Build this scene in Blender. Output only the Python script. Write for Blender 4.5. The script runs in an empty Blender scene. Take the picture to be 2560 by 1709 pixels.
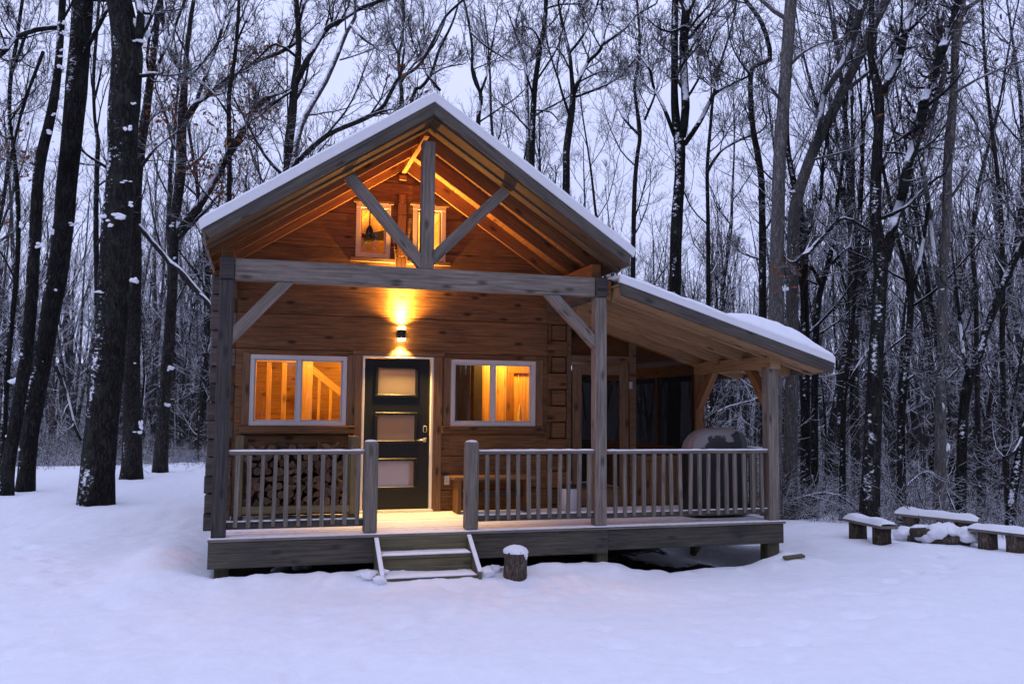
import bpy, bmesh, math, random
import numpy as np
from mathutils import Vector, Matrix, noise, Euler

random.seed(7)
RNG = np.random.default_rng(11)
SC = bpy.context.scene
COL = SC.collection

# ------------------------------------------------------------------ camera (matched to the photograph)
F_PX, YAW, PITCH, ROLL = 2152.03, 0.285944, 0.0785153, 0.0085843
CAM = (0.42536, -9.50204, 1.34658)


def setup_camera():
    fwd = Vector((math.sin(YAW) * math.cos(PITCH), math.cos(YAW) * math.cos(PITCH), math.sin(PITCH)))
    right0 = Vector((math.cos(YAW), -math.sin(YAW), 0))
    up0 = right0.cross(fwd)
    right = right0 * math.cos(ROLL) + up0 * math.sin(ROLL)
    # image roll: X = r cos + u sin, U = -r sin + u cos
    up = -right0 * math.sin(ROLL) + up0 * math.cos(ROLL)
    m = Matrix(((right.x, up.x, -fwd.x, CAM[0]), (right.y, up.y, -fwd.y, CAM[1]), (right.z, up.z, -fwd.z, CAM[2]), (0, 0, 0, 1)))
    cd = bpy.data.cameras.new('camera')
    cd.sensor_width = 36.0
    cd.lens = F_PX / 2560 * 36.0
    cd.clip_start = 0.1
    cd.clip_end = 2000
    co = bpy.data.objects.new('camera', cd)
    co.matrix_world = m
    COL.objects.link(co)
    SC.camera = co


setup_camera()


def ray(px, py):
    """direction of a photograph pixel (2560 px wide), scaled so that its horizontal depth is 1"""
    X = (px - 1280) / F_PX
    U = (854.5 - py) / F_PX
    r = X * math.cos(ROLL) - U * math.sin(ROLL)
    u2 = X * math.sin(ROLL) + U * math.cos(ROLL)
    dd = math.cos(PITCH) - u2 * math.sin(PITCH)
    u = math.sin(PITCH) + u2 * math.cos(PITCH)
    dx = r * math.cos(YAW) + dd * math.sin(YAW)
    dy = -r * math.sin(YAW) + dd * math.cos(YAW)
    return dx / dd, dy / dd, u / dd


def at(px, py, depth):
    d = ray(px, py)
    return Vector((CAM[0] + d[0] * depth, CAM[1] + d[1] * depth, CAM[2] + d[2] * depth))


def at_y(px, py, y):
    d = ray(px, py)
    t = (y - CAM[1]) / d[1]
    return Vector((CAM[0] + d[0] * t, y, CAM[2] + d[2] * t))


def sstep(a, b, x):
    t = min(1.0, max(0.0, (x - a) / (b - a)))
    return t * t * (3 - 2 * t)


# ------------------------------------------------------------------ terrain height
def edge_dist(x, y):
    """metres beyond the edge of the clearing (0 inside)"""
    e1 = (x - 9.9) * 0.70 + (y - 3.3) * 0.714
    e2 = y - 21.0 - 0.15 * x
    e = max(e1 if x > 5 else e1 - (5 - x) * 1.2, e2, -17.0 - y)
    return max(0.0, e)


TRACKS = {}


def tracks():
    rnd = random.Random(5)
    paths = [[(2.2, -.9), (2.0, -1.8), (1.1, -3.0), (.2, -4.6), (-.6, -6)], [(2.4, -1.0), (4.0, -1.6), (6.4, -1.9), (8.6, -.8), (9.4, .4)], [(-.6, -.9), (-1.4, .8), (-2.6, 3.0), (-3.4, 5.5)], [(-3.2, -2.8), (-.8, -2.0), (1.6, -1.4)], [(3.0, -4.8), (4.6, -3.2), (6.8, -2.6)], [(2.7, -1.0), (3.0, -2.4), (3.6, -4.4)]]
    for p in paths:
        side = 1
        for a, b in zip(p, p[1:]):
            L = math.hypot(b[0] - a[0], b[1] - a[1]); n = max(1, int(L / .36))
            ux, uy = (b[0] - a[0]) / L, (b[1] - a[1]) / L
            for k in range(n):
                if rnd.random() < .12: continue
                f = k / n
                x = a[0] + (b[0] - a[0]) * f - uy * .12 * side + rnd.uniform(-.09, .09)
                y = a[1] + (b[1] - a[1]) * f + ux * .12 * side + rnd.uniform(-.09, .09)
                side = -side
                an = math.atan2(uy, ux) + rnd.uniform(-.4, .4)
                TRACKS.setdefault((int(x // .5), int(y // .5)), []).append((x, y, math.cos(an), math.sin(an), rnd.uniform(.02, .05)))


tracks()


def prints(x, y):
    i, j = int(x // .5), int(y // .5); z = 0.0
    for a in (i - 1, i, i + 1):
        for b in (j - 1, j, j + 1):
            for (u, v, c, s_, d) in TRACKS.get((a, b), ()):
                dx, dy = x - u, y - v
                p = (dx * c + dy * s_) / .16; q = (-dx * s_ + dy * c) / .085
                r2 = p * p + q * q
                if r2 < 6: z += -d * math.exp(-r2 * r2 * .5) + .28 * d * math.exp(-((math.sqrt(r2) - 1.35) / .35) ** 2)
    return z


def gz(x, y):
    z = -0.46
    z += 0.05 * noise.noise(Vector((x * 0.35, y * 0.35, 0.3)))
    z -= 0.018 * max(0.0, x - 5.0)
    # a low bank pushed up along the front of the deck
    z += 0.10 * math.exp(-((y + 0.30) / 0.32) ** 2) * sstep(-1.0, 0.3, x) * (1 - sstep(4.3, 5.2, x))
    z -= 0.07 * math.exp(-((y + 0.05) / 0.35) ** 2) * sstep(4.3, 5.0, x) * (1 - sstep(6.0, 6.45, x))
    z += 0.10 * math.exp(-((x - 6.75) / .35) ** 2 - ((y - .1) / .6) ** 2)
    z += 0.20 * math.exp(-(((x + 0.55) / 0.42) ** 2 + ((y - 0.9) / 1.6) ** 2))
    # hollow below the deck and the cabin
    ins = sstep(-0.05, 0.25, x) * (1 - sstep(6.5, 6.8, x)) * sstep(-0.16, 0.18, y) * (1 - sstep(9.0, 9.5, y))
    z -= 0.32 * ins * (0.45 + 0.55 * sstep(3.6, 4.8, x))
    e = edge_dist(x, y)
    z -= 6.0 * (1 - math.exp(-0.014 * e)) + 0.10 * sstep(0, 6, e)
    z += 0.17 * max(0.0, min(e, 110.0) - 32.0)
    near = 1 - sstep(14, 30, math.hypot(x - 2, y + 2))
    if near > 0:
        if -5 < x < 10 and -6.5 < y < 6.5: z += prints(x, y)
        z += near * (0.040 * noise.noise(Vector((x * 1.1, y * 1.1, 5.3))) + 0.030 * abs(noise.noise(Vector((x * 2.3, y * 2.3, 9.3)))) - 0.030 * max(0.0, noise.noise(Vector((x * 3.4 + 5, y * 3.4, 1.3))) - .12) + 0.008 * noise.noise(Vector((x * 8, y * 8, 4.1))))
        lump = noise.noise(Vector((x * 5.0, y * 5.0, 2.0)))
        b = math.exp(-((y + 0.42) / 0.30) ** 2) * sstep(-0.4, 0.2, x) * (1 - sstep(7.0, 7.8, x))
        z += 0.05 * b * max(0, lump) * 1.6
    return z


def ground_hit(px, py):
    d = ray(px, py)
    t = 4.0
    while t < 120:
        if CAM[2] + d[2] * t <= gz(CAM[0] + d[0] * t, CAM[1] + d[1] * t):
            return t
        t += 0.05
    return 60.0


# ------------------------------------------------------------------ objects, hierarchy
def tag(o, label=None, cat=None, group=None, kind=None):
    if label: o['label'] = label
    if cat: o['category'] = cat
    if group: o['group'] = group
    if kind: o['kind'] = kind
    return o


def set_parent(o, parent):
    if parent is None: return
    o.parent = parent
    p, off = parent, Vector((0, 0, 0))
    while p is not None:
        off += p.location
        p = p.parent
    # geometry is written in world space for hand placed things
    o.location = o.location - off if o.get('_world', 1) else o.location


def empty(name, loc=(0, 0, 0), parent=None):
    o = bpy.data.objects.new(name, None)
    o.empty_display_size = 0.2
    o.location = loc
    COL.objects.link(o)
    if parent is not None:
        set_parent(o, parent)
    return o


class MB:
    def __init__(self):
        self.v = []; self.f = []; self.uv = []; self.sm = []

    def face(self, idx, uvs, smooth=False):
        self.f.append(idx); self.uv.append(uvs); self.sm.append(smooth)

    def hexa(self, P, ax=(0, 1, 2), seed=None):
        """P: 8 corners, index = i + 2j + 4k along three edge axes; axis 0 is the grain"""
        b = len(self.v)
        self.v += [tuple(p) for p in P]
        u0, v0 = random.uniform(0, 40), random.uniform(0, 40)
        P = [Vector(p) for p in P]
        L = (P[1] - P[0]).length; W = (P[2] - P[0]).length; H = (P[4] - P[0]).length
        def q(i, j, k): return b + i + 2 * j + 4 * k
        # faces: (corner list, uv by (axis along grain, cross))
        def add(c, uv): self.face([q(*x) for x in c], uv)
        add([(0,0,0),(0,1,0),(1,1,0),(1,0,0)], [(u0, v0), (u0, v0+W), (u0+L, v0+W), (u0+L, v0)])
        add([(0,0,1),(1,0,1),(1,1,1),(0,1,1)], [(u0, v0+3), (u0+L, v0+3), (u0+L, v0+3+W), (u0, v0+3+W)])
        add([(0,0,0),(1,0,0),(1,0,1),(0,0,1)], [(u0, v0+6), (u0+L, v0+6), (u0+L, v0+6+H), (u0, v0+6+H)])
        add([(0,1,0),(0,1,1),(1,1,1),(1,1,0)], [(u0, v0+9), (u0, v0+9+H), (u0+L, v0+9+H), (u0+L, v0+9)])
        add([(0,0,0),(0,0,1),(0,1,1),(0,1,0)], [(u0, v0+12), (u0+H*.3, v0+12), (u0+H*.3, v0+12+W), (u0, v0+12+W)])
        add([(1,0,0),(1,1,0),(1,1,1),(1,0,1)], [(u0, v0+15), (u0, v0+15+W), (u0+H*.3, v0+15+W), (u0+H*.3, v0+15)])

    def box(self, x0, x1, y0, y1, z0, z1, grain=None):
        d = [x1 - x0, y1 - y0, z1 - z0]
        g = grain if grain is not None else d.index(max(d))
        o = Vector((x0, y0, z0))
        ax = [Vector((d[0], 0, 0)), Vector((0, d[1], 0)), Vector((0, 0, d[2]))]
        order = {0: (0, 1, 2), 1: (1, 2, 0), 2: (2, 0, 1)}[g]
        a, b, c = (ax[i] for i in order)
        self.hexa([o + a * i + b * j + c * k for k in (0, 1) for j in (0, 1) for i in (0, 1)])
        return self

    def beam(self, p0, p1, w, h, side=(0, 1, 0), cut0=None, cut1=None):
        """box from p0 to p1 (centre line); w along `side`, h along the third direction; cut: plane normals of mitred ends"""
        p0, p1 = Vector(p0), Vector(p1)
        t = (p1 - p0).normalized()
        s = Vector(side).normalized()
        n = s.cross(t).normalized()
        s = t.cross(n).normalized()
        P = []
        for k in (0, 1):
            for j in (0, 1):
                for i in (0, 1):
                    off = s * (w * (j - .5)) + n * (h * (k - .5))
                    base = p1 if i else p0
                    c = cut1 if i else cut0
                    q = base + off
                    if c is not None:
                        c = Vector(c)
                        q = q + t * (-(off.dot(c)) / t.dot(c))
                    P.append(q)
        self.hexa(P)
        return self

    def prism(self, poly, y0, y1, plane='xz'):
        """polygon (list of 2-d points, counter-clockwise seen from -y) extruded along y"""
        b = len(self.v); n = len(poly)
        mk = (lambda p, y: (p[0], y, p[1])) if plane == 'xz' else (lambda p, y: (y, p[0], p[1])) if plane == 'yz' else (lambda p, y: (p[0], p[1], y))
        self.v += [mk(p, y0) for p in poly] + [mk(p, y1) for p in poly]
        u0 = random.uniform(0, 30)
        self.face([b + i for i in range(n)], [(u0 + p[0], u0 + p[1]) for p in poly])
        self.face([b + n + i for i in reversed(range(n))], [(u0 + p[0], u0 + p[1]) for p in reversed(poly)])
        acc = 0
        for i in range(n):
            j = (i + 1) % n
            l = (Vector(poly[j]) - Vector(poly[i])).length
            self.face([b + j, b + i, b + n + i, b + n + j], [(u0 + acc + l, 0), (u0 + acc, 0), (u0 + acc, y1 - y0), (u0 + acc + l, y1 - y0)])
            acc += l
        return self

    def tube(self, path, radii, n=10, cap=True, smooth=True, jitter=0.0):
        b = len(self.v)
        path = [Vector(p) for p in path]
        acc = 0
        ref = Vector((0, 0, 1)) if abs((path[-1] - path[0]).normalized().z) < 0.8 else Vector((1, 0, 0))
        rings = []
        for i, p in enumerate(path):
            t = (path[min(i + 1, len(path) - 1)] - path[max(i - 1, 0)]).normalized()
            s = t.cross(ref).normalized(); u = s.cross(t).normalized()
            for k in range(n):
                a = 2 * math.pi * k / n
                r = radii[i] * (1 + random.uniform(-jitter, jitter))
                self.v.append(tuple(p + (s * math.cos(a) + u * math.sin(a)) * r))
        u0 = random.uniform(0, 20)
        for i in range(len(path) - 1):
            l = (path[i + 1] - path[i]).length
            for k in range(n):
                k2 = (k + 1) % n
                ua = 2 * math.pi * radii[i] / n
                self.face([b + i * n + k, b + i * n + k2, b + (i + 1) * n + k2, b + (i + 1) * n + k],
                          [(u0 + acc, k * ua), (u0 + acc, (k + 1) * ua), (u0 + acc + l, (k + 1) * ua), (u0 + acc + l, k * ua)], smooth)
            acc += l
        if cap:
            e = len(path) - 1
            uvc = [(math.cos(2 * math.pi * k / n) * radii[0] + 50, math.sin(2 * math.pi * k / n) * radii[0] + 50) for k in range(n)]
            self.face([b + k for k in reversed(range(n))], list(reversed(uvc)))
            self.face([b + e * n + k for k in range(n)], uvc)
        return self

    def build(self, name, mat, parent=None, bevel=0.0, subdiv=0):
        me = bpy.data.meshes.new(name)
        me.from_pydata(self.v, [], self.f)
        uvl = me.uv_layers.new(name='UVMap')
        flat = [c for f in self.uv for uv in f for c in uv]
        uvl.data.foreach_set('uv', flat)
        me.polygons.foreach_set('use_smooth', self.sm)
        mats = mat if isinstance(mat, (list, tuple)) else [mat]
        for m in mats: me.materials.append(m)
        bm = bmesh.new(); bm.from_mesh(me)
        bmesh.ops.recalc_face_normals(bm, faces=bm.faces)
        bm.to_mesh(me); bm.free()
        me.update()
        o = bpy.data.objects.new(name, me)
        COL.objects.link(o)
        if bevel:
            md = o.modifiers.new('edge', 'BEVEL')
            md.width = bevel; md.segments = 1; md.limit_method = 'ANGLE'; md.angle_limit = math.radians(40)
        if parent is not None:
            set_parent(o, parent)
        return o


def np_mesh(name, V, Fq, mat, smooth=True, parent=None, tri=False):
    me = bpy.data.meshes.new(name)
    k = Fq.shape[1]
    me.vertices.add(len(V)); me.vertices.foreach_set('co', np.ascontiguousarray(V, dtype=np.float32).ravel())
    me.loops.add(Fq.size); me.loops.foreach_set('vertex_index', np.ascontiguousarray(Fq, dtype=np.int32).ravel())
    me.polygons.add(len(Fq))
    me.polygons.foreach_set('loop_start', np.arange(len(Fq), dtype=np.int32) * k)
    me.polygons.foreach_set('loop_total', np.full(len(Fq), k, dtype=np.int32))
    me.polygons.foreach_set('use_smooth', np.full(len(Fq), smooth, dtype=bool))
    me.update(calc_edges=True)
    me.materials.append(mat)
    o = bpy.data.objects.new(name, me)
    COL.objects.link(o)
    if parent is not None: set_parent(o, parent)
    return o


# ------------------------------------------------------------------ materials
def new_mat(name):
    m = bpy.data.materials.new(name)
    m.use_nodes = True
    nt = m.node_tree
    for n in list(nt.nodes):
        if n.type != 'OUTPUT_MATERIAL': nt.nodes.remove(n)
    out = nt.nodes['Material Output']
    b = nt.nodes.new('ShaderNodeBsdfPrincipled')
    nt.links.new(b.outputs[0], out.inputs[0])
    return m, nt, b, out


class NT:
    def __init__(self, nt): self.nt = nt
    def n(self, t, **k):
        x = self.nt.nodes.new(t)
        for a, v in k.items(): setattr(x, a, v)
        return x
    def l(self, a, b): self.nt.links.new(a, b)
    def math(self, op, a, b=None, clamp=False):
        x = self.n('ShaderNodeMath', operation=op); x.use_clamp = clamp
        for i, v in enumerate((a, b)):
            if v is None: continue
            if isinstance(v, (int, float)): x.inputs[i].default_value = v
            else: self.l(v, x.inputs[i])
        return x.outputs[0]
    def mix(self, fac, a, b):
        x = self.n('ShaderNodeMix', data_type='RGBA')
        for sock, v in ((x.inputs['Factor'], fac), (x.inputs[6], a), (x.inputs[7], b)):
            if isinstance(v, (int, float)): sock.default_value = v
            elif isinstance(v, tuple): sock.default_value = (*v, 1) if len(v) == 3 else v
            else: self.l(v, sock)
        return x.outputs[2]
    def mapping(self, vec, scale, loc=(0, 0, 0)):
        x = self.n('ShaderNodeMapping'); x.inputs['Scale'].default_value = scale; x.inputs['Location'].default_value = loc
        self.l(vec, x.inputs['Vector']); return x.outputs[0]
    def noise(self, vec, scale, detail=4, rough=.55, dist=0.0):
        x = self.n('ShaderNodeTexNoise'); x.inputs['Scale'].default_value = scale; x.inputs['Detail'].default_value = detail
        x.inputs['Roughness'].default_value = rough; x.inputs['Distortion'].default_value = dist
        if vec is not None: self.l(vec, x.inputs['Vector'])
        return x.outputs['Fac']
    def ramp(self, fac, lo, hi):
        x = self.n('ShaderNodeMapRange'); x.inputs['From Min'].default_value = lo; x.inputs['From Max'].default_value = hi
        x.clamp = True
        self.l(fac, x.inputs['Value']); return x.outputs[0]
    def bump(self, h, strength, dist=.01):
        x = self.n('ShaderNodeBump'); x.inputs['Strength'].default_value = strength; x.inputs['Distance'].default_value = dist
        self.l(h, x.inputs['Height']); return x.outputs[0]


SNOW_C = (0.86, 0.87, 0.91)


def wood(name, dark, light, stain=(0.05, 0.05, 0.05), stain_amt=.5, knots=.7, rough=.75, snow=0.0, green=0.0, var=.25):
    """sawn wood: grain along U of the UV map, knots, weather stains; snow > 0 lays a dusting on upward faces"""
    m, nt, b, out = new_mat(name); g = NT(nt)
    uv = g.n('ShaderNodeUVMap').outputs[0]
    oi = g.n('ShaderNodeObjectInfo').outputs['Random']
    gr = g.noise(g.mapping(uv, (1.3, 26, 1)), 1.6, 5, .6, .5)
    fine = g.noise(g.mapping(uv, (6, 160, 1)), 1.0, 2, .6)
    base = g.mix(g.ramp(gr, .3, .7), dark, light)
    base = g.mix(g.math('MULTIPLY', g.ramp(fine, .35, .75), .35), base, tuple(c * .55 for c in dark))
    blot = g.noise(g.mapping(uv, (.9, 3.0, 1)), 1.5, 5, .65)
    base = g.mix(g.math('MULTIPLY', g.ramp(blot, .45, .75), stain_amt), base, stain)
    if green:
        gb = g.noise(g.mapping(uv, (1.2, 2.2, 1), (7, 3, 0)), 2.0, 4)
        base = g.mix(g.math('MULTIPLY', g.ramp(gb, .52, .75), green), base, (.07, .085, .035))
    vor = g.n('ShaderNodeTexVoronoi'); vor.inputs['Scale'].default_value = 1.0
    g.l(g.mapping(uv, (2.0, 5.0, 1)), vor.inputs['Vector']); vor.voronoi_dimensions = '2D'
    vd = g.n('ShaderNodeTexVoronoi'); vd.inputs['Scale'].default_value = 1.0
    kn = g.math('SUBTRACT', 1.0, g.ramp(vor.outputs['Distance'], .05, .17))
    ck = g.noise(g.mapping(uv, (.7, 42, 1), (3, 1, 0)), 1.3, 3, .5, .3)
    crack = g.math('MULTIPLY', g.ramp(ck, .66, .70), .75)
    base = g.mix(crack, base, tuple(c * .25 for c in dark))
    keep = g.math('GREATER_THAN', g.n('ShaderNodeSeparateColor').outputs[0], .45)
    sep = keep.node.inputs[0].links[0].from_node
    g.l(vor.outputs['Color'], sep.inputs[0])
    base = g.mix(g.math('MULTIPLY', g.math('MULTIPLY', kn, keep), knots), base, tuple(c * .3 for c in dark))
    # board to board difference
    hsv = g.n('ShaderNodeHueSaturation')
    g.l(base, hsv.inputs['Color'])
    g.l(g.math('ADD', g.math('MULTIPLY', oi, var), 1 - var / 2), hsv.inputs['Value'])
    col = hsv.outputs[0]
    h = g.math('SUBTRACT', g.math('ADD', g.math('MULTIPLY', gr, .7), g.math('MULTIPLY', fine, .5)), crack)
    if snow:
        geo = g.n('ShaderNodeNewGeometry')
        sx = g.n('ShaderNodeSeparateXYZ'); g.l(geo.outputs['Normal'], sx.inputs[0])
        sn = g.noise(g.mapping(geo.outputs['Position'], (1, 1, 1)), 9, 5, .7)
        f = g.math('MULTIPLY', g.ramp(sx.outputs[2], .55, .8), g.ramp(sn, .62 - snow * .45, .78 - snow * .45))
        col = g.mix(f, col, SNOW_C)
    g.l(col, b.inputs['Base Color'])
    b.inputs['Roughness'].default_value = rough
    b.inputs['Specular IOR Level'].default_value = .25
    g.l(g.bump(h, .55, .006), b.inputs['Normal'])
    return m


def flat(name, col, rough=.6, metal=0.0, spec=.4, nscale=0, namt=.25):
    m, nt, b, out = new_mat(name); g = NT(nt)
    tc = g.n('ShaderNodeTexCoord').outputs['Object']
    ns = g.noise(tc, nscale or 12, 4)
    g.l(g.mix(g.math('MULTIPLY', ns, namt), col, tuple(c * .45 for c in col)), b.inputs['Base Color'])
    b.inputs['Roughness'].default_value = rough; b.inputs['Metallic'].default_value = metal
    b.inputs['Specular IOR Level'].default_value = spec
    return m


def snow_mat(name, bump=.5, bscale=1.0, bare=False):
    m, nt, b, out = new_mat(name); g = NT(nt)
    geo = g.n('ShaderNodeNewGeometry')
    pos = geo.outputs['Position']
    a = g.noise(g.mapping(pos, (1, 1, 1)), 7 * bscale, 5, .6)
    c = g.noise(g.mapping(pos, (1, 1, 1)), 45 * bscale, 4, .7)
    h = g.math('ADD', a, g.math('MULTIPLY', c, .35))
    col = g.mix(g.ramp(a, .3, .75), (.80, .815, .86), SNOW_C)
    if bare:
        at_ = g.n('ShaderNodeAttribute', attribute_name='bare')
        n2 = g.noise(pos, 5, 5, .7)
        f = g.ramp(g.math('ADD', at_.outputs['Fac'], g.math('MULTIPLY', g.math('SUBTRACT', n2, .5), .9)), .45, .6)
        soil = g.mix(g.noise(pos, 20, 4), (.012, .010, .009), (.045, .036, .03))
        col = g.mix(f, col, soil)
    g.l(col, b.inputs['Base Color'])
    b.inputs['Roughness'].default_value = .85
    b.inputs['Specular IOR Level'].default_value = .15
    b.inputs['Subsurface Weight'].default_value = 0.0
    g.l(g.bump(h, bump, .03), b.inputs['Normal'])
    return m


def bark(name, dark, light, snow=.5, stretch=1.4, scale=9, moss=0.0, side=(-.55, -.45, .45), wind=.5, obj=True):
    """bark with long ridges; snow lies on upward sides and sticks in patches to the windward side"""
    m, nt, b, out = new_mat(name); g = NT(nt)
    tc = g.n('ShaderNodeTexCoord').outputs['Object']
    oi = g.n('ShaderNodeObjectInfo').outputs['Random']
    geo = g.n('ShaderNodeNewGeometry')
    rn = g.noise(g.mapping(tc, (scale, scale, scale / 4.2 * stretch)), 1.5, 3, .55, 1.2)
    ridge = g.math('SUBTRACT', 1.0, g.math('MULTIPLY', g.math('ABSOLUTE', g.math('SUBTRACT', rn, .5)), 4.2), True)
    fine_ = g.noise(g.mapping(tc, (scale, scale, scale / 2)), 5, 4, .7)
    ridge = g.math('SUBTRACT', g.math('ADD', g.math('MULTIPLY', ridge, -.55), 1.0), g.math('MULTIPLY', fine_, .55))
    big = g.noise(g.mapping(tc, (1.5, 1.5, .8)), 1.0, 4, .6)
    col = g.mix(g.ramp(ridge, .15, .62), dark, light)
    col = g.mix(g.math('MULTIPLY', g.ramp(big, .45, .7), .6), col, tuple(c * .7 for c in dark))
    if moss:
        mo = g.noise(g.mapping(tc, (2.3, 2.3, 1.3), (4, 2, 1)), 1.5, 5, .7)
        col = g.mix(g.math('MULTIPLY', g.ramp(mo, .5, .68), moss), col, (.05, .06, .045))
    hsv = g.n('ShaderNodeHueSaturation'); g.l(col, hsv.inputs['Color'])
    g.l(g.math('ADD', g.math('MULTIPLY', oi, .6), .7), hsv.inputs['Value'])
    col = hsv.outputs[0]
    if snow > 0:
        sx = g.n('ShaderNodeSeparateXYZ'); g.l(geo.outputs['Normal'], sx.inputs[0])
        sn = g.noise(geo.outputs['Position'], 5.5, 4, .7)
        top = g.ramp(g.math('ADD', sx.outputs[2], g.math('MULTIPLY', g.math('SUBTRACT', sn, .5), .9)), .62 - snow * .5, .78 - snow * .5)
        f = top
        if wind:
            dt = g.n('ShaderNodeVectorMath', operation='DOT_PRODUCT')
            g.l(geo.outputs['Normal'], dt.inputs[0]); dt.inputs[1].default_value = Vector(side).normalized()
            p1 = g.noise(g.mapping(geo.outputs['Position'], (1, 1, .55)), 2.2, 2, .5)
            p2 = g.noise(g.mapping(geo.outputs['Position'], (1, 1, 1.7)), 11, 5, .75)
            s = g.math('ADD', g.math('ADD', g.math('MULTIPLY', dt.outputs['Value'], .30), g.math('MULTIPLY', p1, .55)), g.math('MULTIPLY', p2, .75))
            w = g.ramp(s, 1.10 - wind * .22, 1.15 - wind * .22)
            f = g.math('MAXIMUM', top, w)
        col = g.mix(f, col, (.80, .82, .88))
    g.l(col, b.inputs['Base Color'])
    b.inputs['Roughness'].default_value = .9
    b.inputs['Specular IOR Level'].default_value = .1
    g.l(g.bump(ridge, .8, .03), b.inputs['Normal'])
    return m


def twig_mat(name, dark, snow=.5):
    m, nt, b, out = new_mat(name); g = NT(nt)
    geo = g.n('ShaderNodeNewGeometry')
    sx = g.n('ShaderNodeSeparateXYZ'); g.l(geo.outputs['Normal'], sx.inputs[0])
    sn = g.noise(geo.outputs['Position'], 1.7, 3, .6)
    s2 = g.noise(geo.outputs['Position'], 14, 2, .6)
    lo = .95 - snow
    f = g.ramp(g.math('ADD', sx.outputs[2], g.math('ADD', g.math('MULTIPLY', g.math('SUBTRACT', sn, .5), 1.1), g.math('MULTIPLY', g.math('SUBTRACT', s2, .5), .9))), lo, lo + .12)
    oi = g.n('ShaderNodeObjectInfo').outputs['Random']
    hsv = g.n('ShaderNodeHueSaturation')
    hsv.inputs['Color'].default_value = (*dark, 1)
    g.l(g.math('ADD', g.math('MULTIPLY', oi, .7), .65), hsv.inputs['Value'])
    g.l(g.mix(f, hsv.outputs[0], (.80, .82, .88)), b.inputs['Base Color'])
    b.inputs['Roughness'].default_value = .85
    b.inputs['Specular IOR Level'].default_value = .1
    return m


def glass_mat(name, tint=(1, 1, 1), refl=1.0):
    m, nt, b, out = new_mat(name); g = NT(nt)
    nt.nodes.remove(b)
    tr = g.n('ShaderNodeBsdfTransparent'); tr.inputs[0].default_value = (*tint, 1)
    gl = g.n('ShaderNodeBsdfGlossy'); gl.inputs['Roughness'].default_value = .02
    fr = g.n('ShaderNodeFresnel'); fr.inputs['IOR'].default_value = 1.5
    mx = g.n('ShaderNodeMixShader')
    g.l(g.math('MULTIPLY', fr.outputs[0], 1.9 * refl, True), mx.inputs[0]); g.l(tr.outputs[0], mx.inputs[1]); g.l(gl.outputs[0], mx.inputs[2])
    g.l(mx.outputs[0], out.inputs[0])
    return m


def frost_mat(name):
    m, nt, b, out = new_mat(name); g = NT(nt)
    nt.nodes.remove(b)
    t = g.n('ShaderNodeBsdfTranslucent'); t.inputs[0].default_value = (.40, .34, .34, 1)
    d = g.n('ShaderNodeBsdfDiffuse'); d.inputs[0].default_value = (.45, .42, .40, 1)
    gl = g.n('ShaderNodeBsdfGlossy'); gl.inputs['Roughness'].default_value = .06
    m1 = g.n('ShaderNodeMixShader'); m1.inputs[0].default_value = .35
    g.l(t.outputs[0], m1.inputs[1]); g.l(d.outputs[0], m1.inputs[2])
    m2 = g.n('ShaderNodeMixShader'); m2.inputs[0].default_value = .16
    g.l(m1.outputs[0], m2.inputs[1]); g.l(gl.outputs[0], m2.inputs[2])
    g.l(m2.outputs[0], out.inputs[0])
    return m


def screen_mat(name, open_=.42):
    """insect mesh: fine dark wire one sees through in part"""
    m, nt, b, out = new_mat(name); g = NT(nt)
    nt.nodes.remove(b)
    tr = g.n('ShaderNodeBsdfTransparent')
    d = g.n('ShaderNodeBsdfDiffuse'); d.inputs[0].default_value = (.012, .013, .014, 1)
    mx = g.n('ShaderNodeMixShader'); mx.inputs[0].default_value = 1 - open_
    g.l(tr.outputs[0], mx.inputs[1]); g.l(d.outputs[0], mx.inputs[2]); g.l(mx.outputs[0], out.inputs[0])
    return m


def emit_mat(name, col, s):
    m, nt, b, out = new_mat(name); g = NT(nt)
    b.inputs['Base Color'].default_value = (.9, .8, .6, 1)
    b.inputs['Emission Color'].default_value = (*col, 1)
    b.inputs['Emission Strength'].default_value = s
    return m


M = {}
M['grey_wood'] = wood('weathered grey timber', (.112, .089, .072), (.285, .243, .204), (.055, .046, .040), .55, .75, .8)
M['grey_rail'] = wood('weathered railing wood', (.102, .083, .066), (.262, .222, .184), (.07, .06, .052), .5, .5, .8)
M['barge'] = wood('weathered barge board', (.055, .045, .037), (.150, .128, .106), (.045, .045, .05), .7, .7, .8, green=.15)
M['bounce_lit_soffit'] = wood('lean-to boards lightened for snow bounce', (.26, .140, .062), (.46, .275, .135), (.14, .07, .035), .35, .9, .65, green=.12)  # warm lean-to wood, its colour lightened to carry bounce off the snow
M['shaded_timber'] = wood('brown roof timber with shade in colour', (.060, .036, .019), (.150, .092, .048), (.04, .026, .016), .5, .9, .75)  # darker copy of the roof timber; the front band's shade is in its colour
M['matte_dark'] = flat('matte dark fan', (.016, .011, .008), .95, 0, .05, 9, .2)
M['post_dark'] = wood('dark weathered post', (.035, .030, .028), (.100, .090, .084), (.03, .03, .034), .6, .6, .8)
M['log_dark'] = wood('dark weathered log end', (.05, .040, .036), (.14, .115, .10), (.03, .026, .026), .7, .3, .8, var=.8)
M['dark_rim'] = wood('weathered rim board', (.042, .036, .028), (.125, .110, .086), (.03, .032, .036), .75, .5, .8, green=.25)
M['log'] = wood('stained log wall', (.082, .037, .014), (.250, .122, .047), (.040, .020, .010), .75, .95, .6, var=.35)
M['trim'] = wood('stained trim board', (.10, .055, .028), (.24, .14, .075), (.05, .03, .02), .4, .9, .65)
M['soffit'] = wood('pale roof timber', (.150, .060, .019), (.320, .145, .052), (.12, .06, .03), .4, .85, .65)
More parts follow.
